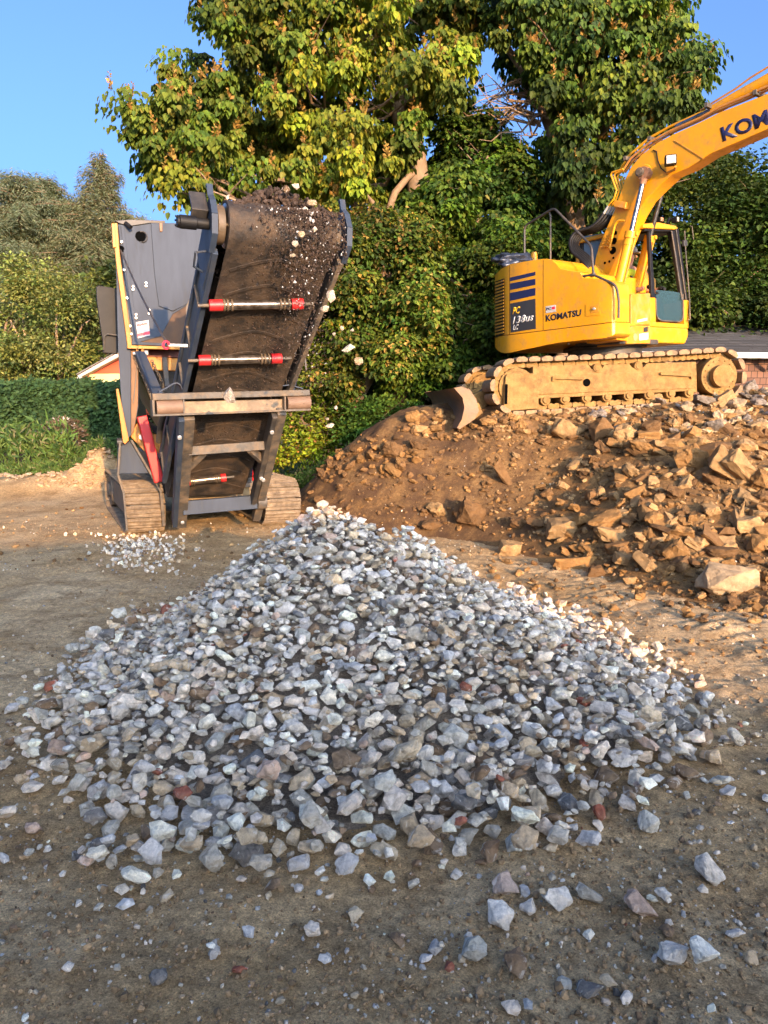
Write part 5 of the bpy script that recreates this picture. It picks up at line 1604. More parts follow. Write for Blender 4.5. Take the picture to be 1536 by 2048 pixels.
# --- leg frame
LG = Plane(xb(465, 830, .06), None or (xb(465,830,.06) - cp(430,1040,-.42)).cross(C.u))
def lp(px, py, k=0.0): return LG.pt(px, py, k)
kdir = LG.N if LG.N.y < 0 else -LG.N
def leg(name, a, b, w, t_, mat=M_steel): 
    m = MB(); m.beam(a, b, w, t_, C.u if abs((b-a).normalized().dot(C.u)) < .6 else C.z); return m.build(name, mat, CR, bevel=.007)
leg('leg', lp(377,832), lp(362,1050), .12, .10)
leg('leg', lp(563,822), lp(512,1036), .10, .10)
leg('inner_leg', lp(362,832), lp(349,1046), .06, .14, M_grey)
leg('inner_leg', lp(548,826), lp(506,1000), .06, .14, M_dark)
leg('cross_tie', lp(376,902), lp(537,890), .10, .07)
leg('knee_brace', lp(373,938), lp(408,903), .09, .06)
leg('knee_brace', lp(500,898), lp(530,925), .09, .06)
leg('lower_bar', lp(365,1016), lp(516,1003), .17, .09, M_grey)
m = MB(); m.cyl(lp(516,1003)-C.u*.02, lp(516,1003)+C.u*.10, .10, seg=20); m.cyl(lp(535,918)-C.u*.05, lp(535,918)+C.u*.06, .05, seg=16); m.build('pivot_boss', M_steel, CR, bevel=.01)
m = MB()
for (x, y) in ((357,862),(541,852),(524,948),(363,1033),(520,945)):
    p = lp(x, y) + kdir*.075; m.cyl(p, p + kdir*.025, .022, seg=8)
m.build('frame_bolt', M_bolt, CR)
cslab('tail_box', [(366,978),(500,972),(505,1000),(366,1006)], .05, .5, pmat('ochre_muddy_plate', (.24,.17,.08), (.14,.10,.06), 4, .8, bump=.3, bscale=20), .01)
cslab('tail_rail', [(366,972),(505,966),(505,974),(366,980)], -.02, .1, M_steel, .005)

# ---------------- material on the belt, falling soil and stones
its = []
soilc = lambda: np.array((0.060, 0.040, 0.029))*rng.uniform(.5, 1.5)
for it in range(1900):
    u = rng.uniform(-.42, .44); s = LN + rng.uniform(-.75, .20)
    hgt = .40*math.exp(-((u-.05)/.33)**2)*math.exp(-((s-LN+.1)/.45)**2)
    k = RD + rng.uniform(0, 1)*hgt
    if s > LN: k -= (s-LN)*.8
    p = K(s, k, u); V, Fc = RTs[rng.integers(len(RTs))]; z_ = rng.uniform(.02, .085)
    its.append((V, Fc, np.array([1, .9, .8])*z_*.6, rot_np(*rng.uniform(0, 6, 3)), np.array(p), soilc()))
for it in range(5200):     # soil dropping off the head, thickest to the right
    u = float(np.clip(rng.normal(.20, .19), -.40, .52)); f_ = rng.random()**1.7
    drop_ = f_*1.5
    out = .20 + .20*math.sqrt(drop_)*rng.uniform(.2, 1.1)
    base = K(LN, 0, u)
    fwd = Vector((A.x, A.y, 0)).normalized()
    p = base + fwd*out + Vector((0, 0, .15 - drop_)) 
    if f_ > .35 and abs(u-.12) > .24*rng.random()+.05: continue
    V, Fc = RTs[rng.integers(len(RTs))]; z_ = float(np.clip(rng.lognormal(math.log(.010), .55), .004, .04))*(1.25-.5*f_)
    col = soilc() if rng.random() < .94 else np.array((.45, .44, .42))
    its.append((V, Fc, np.array([1, .8, .8])*z_*.6, rot_np(*rng.uniform(0, 6, 3)), np.array(p), col))
for it in range(420):      # fines drifting down to the crest
    t_ = rng.random(); c = Vector((-.62 + .12*t_, 6.1 - .5*t_, 2.3 - 1.3*t_))
    p = c + Vector((rng.normal()*.13, rng.normal()*.13, rng.normal()*.1)); V, Fc = RTs[rng.integers(len(RTs))]; z_ = rng.uniform(.004, .011)
    its.append((V, Fc, np.array([1, .8, .8])*z_*.6, rot_np(*rng.uniform(0, 6, 3)), np.array(p), soilc()*2.0))
for it in range(1500):      # caked lumps on the belt underside
    s = rng.uniform(LN*.25, LN); u = rng.normal(.08, .24)
    if abs(u) > .45: continue
    V, Fc = RTs[rng.integers(len(RTs))]; z_ = rng.uniform(.008, .03)
    its.append((V, Fc, np.array([1, 1, .5])*z_*.6, rot_np(*rng.uniform(0, 6, 3)), np.array(K(s, -RD-.014, u)), soilc()))
merge_rocks('falling_soil', its, M_rubble_s, 'stuff')
fall = [(661,591,22,26,'pale grey','upper one of the two pale stones falling beside the conveyor head'),(650,617,22,18,'pale grey','lower one of the two pale stones falling beside the conveyor head'),
 (684,656,11,9,'pale grey','small pale stone in mid air below the pair of falling stones'),(704,660,10,9,'blue grey','small bluish stone in mid air, right of the other small ones'),
 (668,668,8,10,'mid grey','small grey stone in mid air, left of the small pale one'),(697,696,34,20,'pale grey','long pale stone falling halfway down to the heap'),
 (718,722,22,26,'tan grey','brown plate of stone falling next to the long pale one'),(660,851,20,14,'pale grey','pale stone falling low above the crest of the heap'),
 (655,838,10,8,'mid grey','small grey stone falling just above the low pale one'),(459,791,34,46,'blue grey','large blue-grey stone in mid air in front of the cross beam'),
 (590,487,16,20,'pale grey','pale stone leaving the conveyor head at its right'),(629,458,12,13,'pale grey','pale stone on the head drum near its right end'),
 (603,468,16,14,'tan grey','tan stone stuck to the falling soil under the drum'),(586,510,14,8,'mid grey','flat grey stone in the falling soil'),
 (592,372,22,14,'pale grey','pale stone on top of the soil heap on the belt'),(572,378,20,22,'dark brown','dark brown lump on top of the soil heap on the belt'),
 (625,405,24,14,'tan grey','tan slab on the right shoulder of the soil on the belt'),(610,418,14,12,'pale grey','pale stone just over the drum, right part'),
 (455,395,9,13,'pale grey','upright chip at the left edge of the belt'),(672,815,8,8,'pale grey','tiny pale stone above the crest of the heap')]
for i, (px, py, wp, hp, ck, lab) in enumerate(fall):
    Y = 6.15 if px > 640 and py > 560 else (7.0 if 455 <= px <= 465 and py > 700 else (6.62 if py > 430 else 6.85))
    p = at(px, py, Y); k = Y/1540
    V, Fc = RT[(i*5+3) % len(RT)]
    _, col = stone_colour(ck); col = col*.55  # stone colour darkened to imitate shade on these stones
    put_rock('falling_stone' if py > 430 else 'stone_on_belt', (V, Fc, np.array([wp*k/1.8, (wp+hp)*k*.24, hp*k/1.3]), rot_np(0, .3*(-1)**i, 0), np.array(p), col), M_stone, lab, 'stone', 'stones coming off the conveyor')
tick('40_crusher')
# ================================================================ trees, hedge, weeds
def inpoly(px, py, poly):
    c = False; j = len(poly)-1
    for i in range(len(poly)):
        if (poly[i][1] > py) != (poly[j][1] > py) and px < (poly[j][0]-poly[i][0])*(py-poly[i][1])/(poly[j][1]-poly[i][1]) + poly[i][0]: c = not c
        j = i
    return c
T_HEART = (np.array([(0,0,0),(.22,.36,.10),(.58,.30,.08),(1,0,0),(.58,-.30,.08),(.22,-.36,.10)]), np.array([(0,1,2,3),(0,3,4,5)]))
T_OVAL = (np.array([(0,0,0),(.5,.26,.05),(1,0,0),(.5,-.26,.05)]), np.array([(0,1,2,3)]))
def unit(a): return a/np.maximum(np.linalg.norm(a, axis=1, keepdims=True), 1e-9)
def leaves(name, P, D, N, size, tmpl, cols, parent, mat=None, kind=None):
    tv, tf = tmpl
    D = unit(D); Sd = unit(np.cross(D, N)); N = np.cross(Sd, D)
    n, k = len(P), len(tv)
    V = P[:, None] + size[:, None, None]*(tv[None, :, 0:1]*D[:, None] + tv[None, :, 1:2]*Sd[:, None] + tv[None, :, 2:3]*N[:, None])
    Fc = (np.arange(n)[:, None, None]*k + tf[None]).reshape(-1, tf.shape[1])
    return mesh_np(name, V.reshape(-1, 3), Fc, mat or M_leaf, parent, np.repeat(cols, k, 0), False, kind)
def sample_poly(poly, n, Y0, Y1, holes=()):
    xs = [p[0] for p in poly]; ys = [p[1] for p in poly]; out = []
    while len(out) < n:
        px, py = rng.uniform(min(xs), max(xs)), rng.uniform(min(ys), max(ys))
        if not inpoly(px, py, poly) or any(inpoly(px, py, h) for h in holes): continue
        out.append(np.array(at(px, py, rng.uniform(Y0, Y1))))
    return np.array(out)
def clump_leaves(C_, rad, per, droop, flat=.7):
    """leaves on the outer shell of every clump"""
    n = len(C_)*per
    d = unit(rng.normal(size=(n, 3))); d[:, 2] = np.abs(d[:, 2])*rng.choice([1, 1, 1, -1], n)
    rr = np.repeat(rad, per)[:, None]*(rng.random((n, 1))**.33)
    P = np.repeat(C_, per, 0) + d*rr*np.array([1, 1, flat])
    D = d*np.array([1, 1, .4]) + np.array([0, 0, -droop]) + rng.normal(size=(n, 3))*.35
    N = d + rng.normal(size=(n, 3))*.4 + np.array([0, 0, .5])
    return P, D, N
def palette(n, cols, w_, jit=.2):
    c = np.array(cols)[rng.choice(len(cols), n, p=np.array(w_)/sum(w_))]
    return np.clip(c*(1+rng.uniform(-jit, jit, (n, 1))) , 0.004, .8)
def limbs(base, C_, n, r0, parent, name='trunk', mat=None, wob=.35, levels=2):
    """tapered trunk with limbs that fork towards clumps"""
    m = MB()
    top = Vector(np.mean(C_, 0)); base = Vector(base)
    zt = np.percentile(C_[:, 2], 80)
    top = Vector((top.x, top.y, zt))
    P = [base.lerp(top, t_) + Vector((rng.normal(), rng.normal(), 0))*wob*.5*(t_ > 0)*(t_ < 1) for t_ in (0, .15, .3, .45, .6, .75, .9, 1)]
    m.tube(P, [r0*(1-.85*i/7) for i in range(8)], 10)
    idx = rng.choice(len(C_), min(n, len(C_)), replace=False)
    for i in idx:
        c = Vector(C_[i]); 
        k = min(range(1, 7), key=lambda q: abs(P[q].z - (c.z - .25*abs((c-P[q]).length))))
        s = P[k]; mid = s.lerp(c, .5) + Vector((rng.normal()*wob*.4, rng.normal()*wob*.4, -.05*(c-s).length + rng.normal()*.1))
        r1 = r0*(1-.85*k/7)*.45
        m.tube([s, s.lerp(mid, .5) + Vector((0, 0, .1)), mid, mid.lerp(c, .55) + Vector((rng.normal()*.1, rng.normal()*.1, .05)), c], [r1, r1*.8, r1*.55, r1*.35, r1*.12], 6)
        for q in range(levels):
            e = mid.lerp(c, rng.random()) ; f_ = e + Vector((rng.normal()*.5, rng.normal()*.5, rng.uniform(-.1, .6)))
            m.tube([e, e.lerp(f_, .5) + Vector((0, 0, .05)), f_], [r1*.3, r1*.18, r1*.06], 5)
    return m.build(name, mat or M_bark, parent, recalc=False)

def boughs(poly, nb, rb, n, Y0, Y1):
    B = []
    for _ in range(400):
        c = sample_poly(poly, 1, Y0, Y1)[0]
        if all(np.hypot(c[0]-b[0], c[2]-b[2]) > rb*1.15 for b in B): B.append(c)
        if len(B) >= nb: break
    B = np.array(B); k = rng.integers(0, len(B), n); d = unit(rng.normal(size=(n, 3)))*(rng.random((n, 1))**.4)
    return B[k] + d*rb*np.array([1.15, 1.0, .95])*rng.uniform(.75, 1.25, (len(B), 1))[k]
def tree(name, label, poly, Y0, Y1, nc, rad, per, droop, size, tmpl, cols, w_, base, r0, nl=26, flat=.7, group=None, holes=(), jit=.2, cat='tree', bias=None, bg=None):
    C_ = boughs(poly, bg[0], bg[1], nc, Y0, Y1) if bg else sample_poly(poly, nc, Y0, Y1, holes)
    if bias: C_ = C_[bias(C_)] if callable(bias) else C_
    root = empty(name, base, label, cat, group)
    rads = rad*np.clip(rng.lognormal(0, .45, len(C_)), .4, 2.1)
    P, D, N = clump_leaves(C_, rads, per, droop, flat)
    n = len(P)
    tint = np.repeat(rng.uniform(.65, 1.3, (len(C_), 1))*np.array([1, 1, 1]) * np.stack([rng.uniform(.82, 1.12, len(C_)), np.ones(len(C_)), rng.uniform(.7, 1.2, len(C_))], 1), per, 0)
    lf = vnoise(C_[:, 0]+C_[:, 1]*.5, C_[:, 2], .8, 33); l2 = vnoise(C_[:, 0], C_[:, 2]+C_[:, 1], 1.1, 35)
    tint = tint*np.repeat(np.stack([.62+.85*lf, .75+.5*lf, .85+.2*lf], 1)*(.55+.8*l2)[:, None], per, 0)
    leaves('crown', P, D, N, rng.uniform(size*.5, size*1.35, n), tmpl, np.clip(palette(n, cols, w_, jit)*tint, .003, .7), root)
    limbs(base, C_, nl, r0, root)
    return root, C_, rads

G_PAUL = [(.11, .175, .018), (.15, .205, .022), (.065, .115, .015), (.19, .20, .03)]
P1 = [(412,-10),(425,45),(468,80),(490,128),(445,122),(395,88),(385,130),(340,122),(305,155),(318,200),(262,202),(250,262),(300,290),(298,345),(345,392),(470,412),(560,392),(640,405),(700,412),(770,385),(800,330),(850,240),(905,205),(950,120),(950,-90),(420,-90)]
h1 = [[(640,300),(720,290),(720,330),(650,340)]]
pt1, C1, r1_ = tree('paulownia_tree', 'big broad tree with drooping heart-shaped leaves and orange bud spikes behind the conveyor head', P1, 15.0, 18.8, 430, .32, 210, 2.2, .125, T_HEART, [(.135, .185, .018), (.18, .21, .02), (.075, .12, .015), (.22, .20, .03)], [5, 4, 2.5, 1], at(850,900,17.5) , .30, 46)
P2 = [(965,-90),(1420,-90),(1380,12),(1345,30),(1365,62),(1340,100),(1400,105),(1398,150),(1385,215),(1345,245),(1335,210),(1305,262),(1268,300),(1240,310),(1225,395),(1190,430),(1130,395),(1095,330),(1078,285),(1108,240),(1070,180),(1010,120),(965,90)]
pt2, C2, r2_ = tree('paulownia_tree', 'tall heart-leaved tree with orange bud spikes standing behind the excavator boom', P2, 15.0, 18.5, 260, .32, 200, 2.2, .125, T_HEART, [(.075, .125, .015), (.115, .16, .02), (.04, .07, .012)], [4, 2.4, 4], at(1110,800,17.2), .26, 40)
# upright bud spikes on the outer clumps, part of each crown
for root, C_, rd in ((pt1, C1, r1_), (pt2, C2, r2_)):
    sel = np.argsort(C_[:, 1] + rng.normal(size=len(C_))*.8)[:int(len(C_)*.42)]
    P, D, N, Sz = [], [], [], []
    for i in sel:
        for k in range(rng.integers(1, 3)):
            b = C_[i] + np.array([rng.uniform(-.6, .6)*rd[i], -rng.random()*rd[i]*.7, rd[i]*rng.uniform(.2, .6)])
            hgt = rng.uniform(.22, .42); ln = np.array([rng.normal()*.12, rng.normal()*.12, 1])
            for q in range(16):
                t_ = q/16; w0 = (1-t_)*.10
                P.append(b + ln*hgt*t_); D.append([rng.normal(), rng.normal(), .9]); N.append(rng.normal(size=3)); Sz.append(.045+w0*rng.uniform(.5, 1.1))
    P = np.array(P); leaves('flower_buds', P, np.array(D), np.array(N), np.array(Sz), T_OVAL, palette(len(P), [(.30,.16,.035), (.36,.23,.05), (.20,.12,.03)], [3, 2, 2]), root)
# bare twigs in the gap between the two crowns
m = MB()
for i in range(26):
    a = Vector(at(rng.uniform(1060,1100), rng.uniform(190,240), 16.5)); b = Vector(at(rng.uniform(905,1040), rng.uniform(165,275), 16.5 + rng.normal()*.6))
    pts = [a.lerp(b, t_) + Vector((0, 0, .25*math.sin(3*t_+i))) + Vector((rng.normal()*.07, 0, rng.normal()*.09)) for t_ in (0,.2,.4,.6,.8,1)]
    m.tube(pts, [.03,.025,.02,.014,.010,.005], 5)
    for k in range(3):
        e = pts[rng.integers(2, 5)]; m.tube([e, e + Vector((rng.normal()*.25, 0, rng.uniform(-.25,.3)))], [.009,.004], 4)
m.tube([at(1170,560,17), at(1140,380,16.9), at(1100,250,16.8), at(1060,160,16.9), at(1010,90,17)], [.22,.17,.13,.10,.06], 10)
m.build('bare_branches', M_bark, pt2, recalc=False)
m = MB(); m.tube([at(765,470,16.3), at(752,430,16.0), at(745,405,15.8), at(733,388,15.6)], [.08,.07,.05,.015], 8); m.tube([at(768,500,16.6), at(778,420,16.3), at(790,385,16.3), at(815,355,16.5), at(850,330,16.9)], [.09,.075,.07,.065,.06], 10)
m.tube([at(850,520,16.8), at(830,300,16.8), at(800,235,16.9), at(790,130,17), at(700,40,17)], [.28,.22,.17,.12,.06], 10); m.build('limb', pmat('pale_bark', (.26,.17,.09), (.18,.12,.07), 8, .8), pt1, recalc=False)

G_VINE = [(.075, .135, .012), (.11, .165, .015), (.04, .08, .012), (.17, .16, .03)]
P3 = [(838,235),(905,205),(935,232),(985,222),(1015,250),(1030,300),(1062,330),(1090,420),(1150,470),(1150,560),(1000,640),(850,560),(800,430),(815,300)]
tree('vine_covered_tree', 'leafy bright green tree wrapped in climbing vine, rising between the conveyor and the excavator', P3, 15.2, 17.6, 220, .30, 280, .9, .11, T_HEART, G_VINE, [5, 3, 3, .6], at(920,850,16.8), .2, 16, bg=(15,.52))
P4a = [(655,470),(760,420),(850,440),(905,520),(880,640),(800,760),(700,770),(640,740),(612,640),(625,540)]
tree('vine_thicket', 'tall thicket with yellowing vine leaves right of the conveyor', P4a, 13.8, 16.0, 190, .28, 330, .8, .085, T_HEART, [(.085,.14,.014), (.15,.17,.02), (.34,.22,.05), (.05,.08,.012)], [4, 3, 1.6, 2], at(740,860,15.2), .12, 14, jit=.25, bg=(14,.48))
P4b = [(860,440),(960,470),(1050,500),(1040,600),(1010,700),(930,760),(850,780),(800,790),(790,700),(830,560)]
tree('ivy_thicket', 'dense green ivy-covered thicket beside the tail of the excavator', P4b, 13.9, 16.0, 190, .28, 330, .8, .085, T_HEART, G_VINE, [5, 3, 3, .4], at(920,850,15), .12, 12, bg=(14,.46))
P5a = [(1040,330),(1130,400),(1240,420),(1330,430),(1400,480),(1400,640),(1250,690),(1040,700),(1000,560)]
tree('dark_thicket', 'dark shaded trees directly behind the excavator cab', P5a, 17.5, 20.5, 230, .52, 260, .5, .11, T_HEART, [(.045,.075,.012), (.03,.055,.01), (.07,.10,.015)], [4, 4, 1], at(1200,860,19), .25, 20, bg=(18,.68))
P5b = [(1330,405),(1365,372),(1425,345),(1448,338),(1470,350),(1508,365),(1535,392),(1500,420),(1470,455),(1495,490),(1560,500),(1640,470),(1640,640),(1380,645),(1330,560)]
tree('deciduous_tree', 'round-crowned tree catching the sun on top, right of the excavator cab', P5b, 18.0, 22.0, 240, .48, 300, .4, .10, T_HEART, [(.055,.095,.012), (.10,.13,.018), (.035,.065,.01)], [4, 2, 3], at(1450,900,20), .25, 26, bg=(20,.66))
P5c = [(1490,395),(1545,380),(1640,350),(1640,480),(1530,480),(1500,450)]
tree('deciduous_tree', 'tree reaching in at the right border above the shingled shed', P5c, 17.5, 19.0, 16, .40, 80, .4, .15, T_HEART, [(.06,.10,.012), (.035,.065,.01)], [2, 2], at(1640,900,18.5), .2, 10)
P5d = [(560,480),(700,400),(1000,300),(1060,420),(1060,800),(600,820)]
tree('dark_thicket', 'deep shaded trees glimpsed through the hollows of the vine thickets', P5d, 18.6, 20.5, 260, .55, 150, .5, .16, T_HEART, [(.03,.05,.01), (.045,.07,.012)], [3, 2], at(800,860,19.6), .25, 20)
# understorey that closes the view low down
P6 = [(600,760),(700,740),(800,760),(900,770),(1000,700),(1050,700),(1050,860),(600,900)]
tree('undergrowth', 'shaded undergrowth at the foot of the vine thickets', P6, 16.5, 18.5, 190, .40, 110, .3, .10, T_HEART, [(.04,.065,.012), (.06,.09,.014), (.10,.07,.03)], [4, 2, 1], at(820,880,17.6), .1, 10, cat='shrub')
P7 = [(560,700),(640,690),(700,850),(690,905),(600,925),(545,930)]
tree('lit_bush', 'yellow-green sunlit bush between the crusher and the earth mound', P7, 14.6, 15.8, 110, .32, 130, .2, .085, T_OVAL, [(.15,.22,.015), (.22,.26,.02), (.09,.14,.012), (.30,.15,.05)], [4, 3, 2, .7], at(620,930,15.2), .06, 8, cat='shrub')
P8 = [(690,815),(760,800),(835,815),(825,850),(760,880),(690,880)]
tree('low_green_plant', 'low patch of bright green leafy plants behind the left shoulder of the mound', P8, 14.0, 14.8, 45, .22, 120, .2, .085, T_OVAL, [(.06,.14,.02), (.09,.17,.02)], [3, 2], at(760,890,14.4), .03, 4, cat='shrub')
# a brick stump seen in the gap
m = MB(); m.box(at(790,800,16), Vector((1,0,0)), Vector((0,1,0)), Vector((0,0,1)), .45, .5, 1.4)
bs_ = m.build('brick_pier', pmat('old_brick', (.36,.14,.07), (.22,.09,.05), 12, .9, bump=.5, bscale=30), None, bevel=.03); tag(bs_, 'crumbling red brick pier half hidden in the undergrowth', 'pier')

# left: broadleaf trees behind the hedge
G_BIRCH = [(.30, .34, .09), (.22, .27, .065), (.37, .37, .12), (.12, .16, .04)]
P9 = [(-120,545),(0,545),(60,552),(95,575),(130,580),(135,640),(120,700),(105,775),(-120,775)]
tree('broadleaf_tree', 'light olive-green tree at the left border, rising behind the hedge', P9, 21, 25, 115, .52, 320, .3, .11, T_OVAL, G_BIRCH, [4, 3, 2, 2], at(55,900,23), .13, 20, bg=(12,.75))
P10 = [(95,560),(150,566),(205,580),(240,600),(240,705),(170,735),(150,775),(95,775)]
tree('broadleaf_tree', 'darker green tree with a forked pale trunk behind the hedge, left of the red house', P10, 22, 26, 85, .50, 300, .3, .11, T_OVAL, [(.14,.18,.05), (.20,.23,.07), (.08,.115,.03)], [4, 2, 3], at(115,900,24), .12, 22, bg=(9,.7))
P10b = [(205,560),(330,500),(420,520),(620,560),(640,700),(600,780),(240,700)]
tree('broadleaf_tree', 'green tree hidden for the most part behind the crusher body', P10b, 22, 25, 240, .7, 80, .3, .22, T_OVAL, [(.075,.12,.03), (.12,.15,.04)], [3, 2], at(400,900,24), .14, 14)
m = MB()
for pts in ([(60,770),(57,720),(48,660),(44,610)], [(52,690),(35,670),(20,640)], [(118,760),(113,672),(112,640),(118,600)], [(118,740),(140,705),(165,650),(180,640)]):
    Y = 22.6
    m.tube([at(x, y, Y) for x, y in pts], [.05,.04,.03,.015][:len(pts)], 8)
pb = m.build('pale_trunks', pmat('pale_trunk_bark', (.50,.36,.24), (.38,.27,.18), 6, .85), None, recalc=False); pb.parent = [o for o in COL.objects if o.name.startswith('broadleaf_tree')][0]
pb.matrix_parent_inverse = Matrix.Translation(-pb.parent.location)

# conifers: whorls of drooping boughs
def conifer(label, px, top, foot, Y, width, cols, nw=20, lean=0, dens=1.0, rad_pow=.8):
    base = at(px, foot, Y); tip = at(px+lean, top, Y); root = empty('spruce_tree', Vector((base.x, base.y, 0)), label, 'tree', 'spruces in the distance')
    m = MB(); m.tube([Vector((base.x, base.y, 0)), base.lerp(tip, .5), tip], [.32, .18, .02], 8)
    P = []; D = []; N = []; Sz = []
    Hh = tip.z - base.z
    for wv in range(nw):
        t_ = (wv+.5)/nw; z_ = tip.z - Hh*t_; Lb = width*(t_**rad_pow)*rng.uniform(.75, 1.1)
        c = Vector((base.x + (tip.x-base.x)*(1-t_), base.y, z_))
        for b in range(rng.integers(6, 9)):
            a = rng.uniform(0, 6.283); L_ = Lb*rng.uniform(.65, 1.1); d = Vector((math.cos(a), math.sin(a), 0))
            pts = [c + d*L_*s + Vector((0, 0, .10*L_*math.sin(s*2.2) - .22*L_*s*s + .12*L_*s**3)) for s in (0, .25, .5, .75, 1)]
            m.tube(pts, [.05, .04, .03, .02, .008], 4)
            n_ = int(170*dens*L_/1.5)
            for q in range(n_):
                s = rng.random()**.8; f_ = s*4; i = min(int(f_), 3); p = pts[i].lerp(pts[i+1], f_-i)
                lat = Vector((-d.y, d.x, 0))*rng.normal()*.32*L_*(.35+.5*(1-s))*.8
                P.append(p + lat + Vector((0, 0, -abs(lat.length)*.25 + rng.normal()*.16))); D.append(d*.6 + lat.normalized()*.8 + Vector((0, 0, -.55+rng.normal()*.3))); N.append((rng.normal()*.4, rng.normal()*.4, 1)); Sz.append(rng.uniform(.10, .26))
    n = len(P)
    leaves('needle_sprays', np.array([p[:] for p in P]), np.array([p[:] for p in D]), np.array(N), np.array(Sz), (np.array([(0,0,0),(.5,.085,.02),(1,0,0),(.5,-.085,.02)]), np.array([(0,1,2,3)])), palette(n, cols, [3, 2, 2]), root)
    m.build('trunk', M_bark, root, recalc=False)
CON = [(.19, .215, .11), (.27, .235, .13), (.12, .15, .08)]  # pale needle colours; haze over the distant trees is put into them
conifer('tall narrow-topped spruce with brownish drooping boughs left of the crusher', 200, 306, 640, 34, 4.2, CON, 32, 0, 1.7)
conifer('broad grey-green spruce at the left border with a rounded top', 38, 352, 640, 34, 4.6, [(.18,.22,.12), (.24,.245,.14), (.12,.155,.09)], 28, 0, 2.0, .45)
conifer('dense spruce between the tall narrow-topped one and the broad one', 92, 360, 640, 36, 4.2, [(.17,.21,.11), (.23,.23,.13), (.12,.155,.09)], 28, 0, 2.0, .45)
conifer('dark spruce half hidden behind the crusher door', 265, 430, 660, 38, 4.2, CON, 18, 0, 1.5, .5)
conifer('spruce cut off by the left border of the view', -25, 395, 640, 33, 3.6, CON, 18, 0, 1.5, .5)

# hedge
hb = gnd(0, 955); HY = 18.2
hx0, hx1 = at(-140, 800, HY).x, at(262, 800, HY).x
ht = at(100, 768, HY).z
n = 30000
xs = rng.uniform(hx0, hx1, n); top = rng.random(n) < .12
zz = np.where(top, ht + .05*rng.normal(size=n), rng.uniform(0, 1, n)*ht); yy = np.where(top, rng.uniform(HY, HY+1.2, n), HY + .10*rng.normal(size=n) + .14*np.sin(xs*3.1)*np.sin(zz*4))
P = np.stack([xs, yy, zz + .05*np.sin(xs*5)], 1)
D = np.stack([rng.normal(size=n)*.8+.6, -.5+rng.normal(size=n)*.3, rng.normal(size=n)*.4-.15], 1); N = np.stack([rng.normal(size=n)*.3, -np.ones(n), np.full(n, .5)+rng.normal(size=n)*.4], 1)
hroot = empty('hedge', (0.5*(hx0+hx1), HY+.6, 0), 'long clipped dark green hedge with a level top at the edge of the yard', 'hedge')
leaves('foliage', P, D, N, rng.uniform(.09, .17, n), T_OVAL, palette(n, [(.045,.095,.03), (.065,.12,.035), (.03,.065,.022)], [4, 2, 3]), hroot)
m = MB(); m.box(Vector(((hx0+hx1)/2, HY+.62, ht/2-.05)), Vector((1,0,0)), Vector((0,1,0)), Vector((0,0,1)), hx1-hx0, 1.0, ht-.12); m.build('branches', pmat('hedge_inside', (.02,.03,.012), (.035,.03,.02), 8, .95), hroot)

# weeds and grass
def weeds(name, label, pxr, pyr, Yr, n, h, cols, w_, kind='stuff', cat=None, lean=.3, wd=.05):
    px = rng.uniform(*pxr, n); Y = rng.uniform(*Yr, n)
    P = np.array([at(a, 900, b)[:] for a, b in zip(px, Y)]); P[:, 2] = surf_z(P[:, 0], P[:, 1])
    hs = h*rng.uniform(.35, 1.15, n)*(.5 + .9*vnoise(P[:, 0], P[:, 1], 1.6, 5))
    blades = 7; Ps = []; Ds = []; Ns = []; Ss = []
    for k in range(blades):
        t_ = rng.random(n)
        Ps.append(P + np.stack([rng.normal(size=n)*.05, rng.normal(size=n)*.05, hs*t_*.85], 1)); Ds.append(np.stack([rng.normal(size=n)*.8, rng.normal(size=n)*.8, .2+1.1*rng.random(n)], 1)); Ns.append(rng.normal(size=(n, 3)) + np.array([0, -1, .5])); Ss.append(np.full(n, .10)+hs*.16*rng.random(n))
    Ps = np.vstack(Ps); nn = len(Ps)
    o = leaves(name, Ps, np.vstack(Ds), np.vstack(Ns), np.concatenate(Ss), (np.array([(0,0,0),(.45,wd,.02),(1,0,0),(.45,-wd,.02)])*1.0, np.array([(0,1,2,3)])), palette(nn, cols, w_, .25), None, None, kind)
    if label: tag(o, label, cat)
    return o
GW = [(.085,.16,.03), (.13,.19,.045), (.05,.10,.025), (.20,.19,.09)]
weeds('weeds', None, (-160, 150), (0, 0), (15.6, 17.6), 3800, .95, GW, [4, 3, 3, 1.2], wd=.11)
weeds('weeds', None, (110, 262), (0, 0), (16.6, 17.9), 1500, .65, GW, [4, 3, 3, .6], wd=.10)
weeds('grass', None, (540, 760), (0, 0), (13.2, 16), 2600, .28, [(.10,.17,.025), (.15,.20,.03), (.24,.16,.06)], [4, 3, .7], wd=.07)
weeds('grass', None, (-200, 700), (0, 0), (17.5, 24), 2500, .4, GW, [4, 3, 3, 1], wd=.10)
weeds('grass', None, (0, 240), (0, 0), (15.3, 16.2), 900, .22, GW, [4, 3, 3, 1], wd=.08)
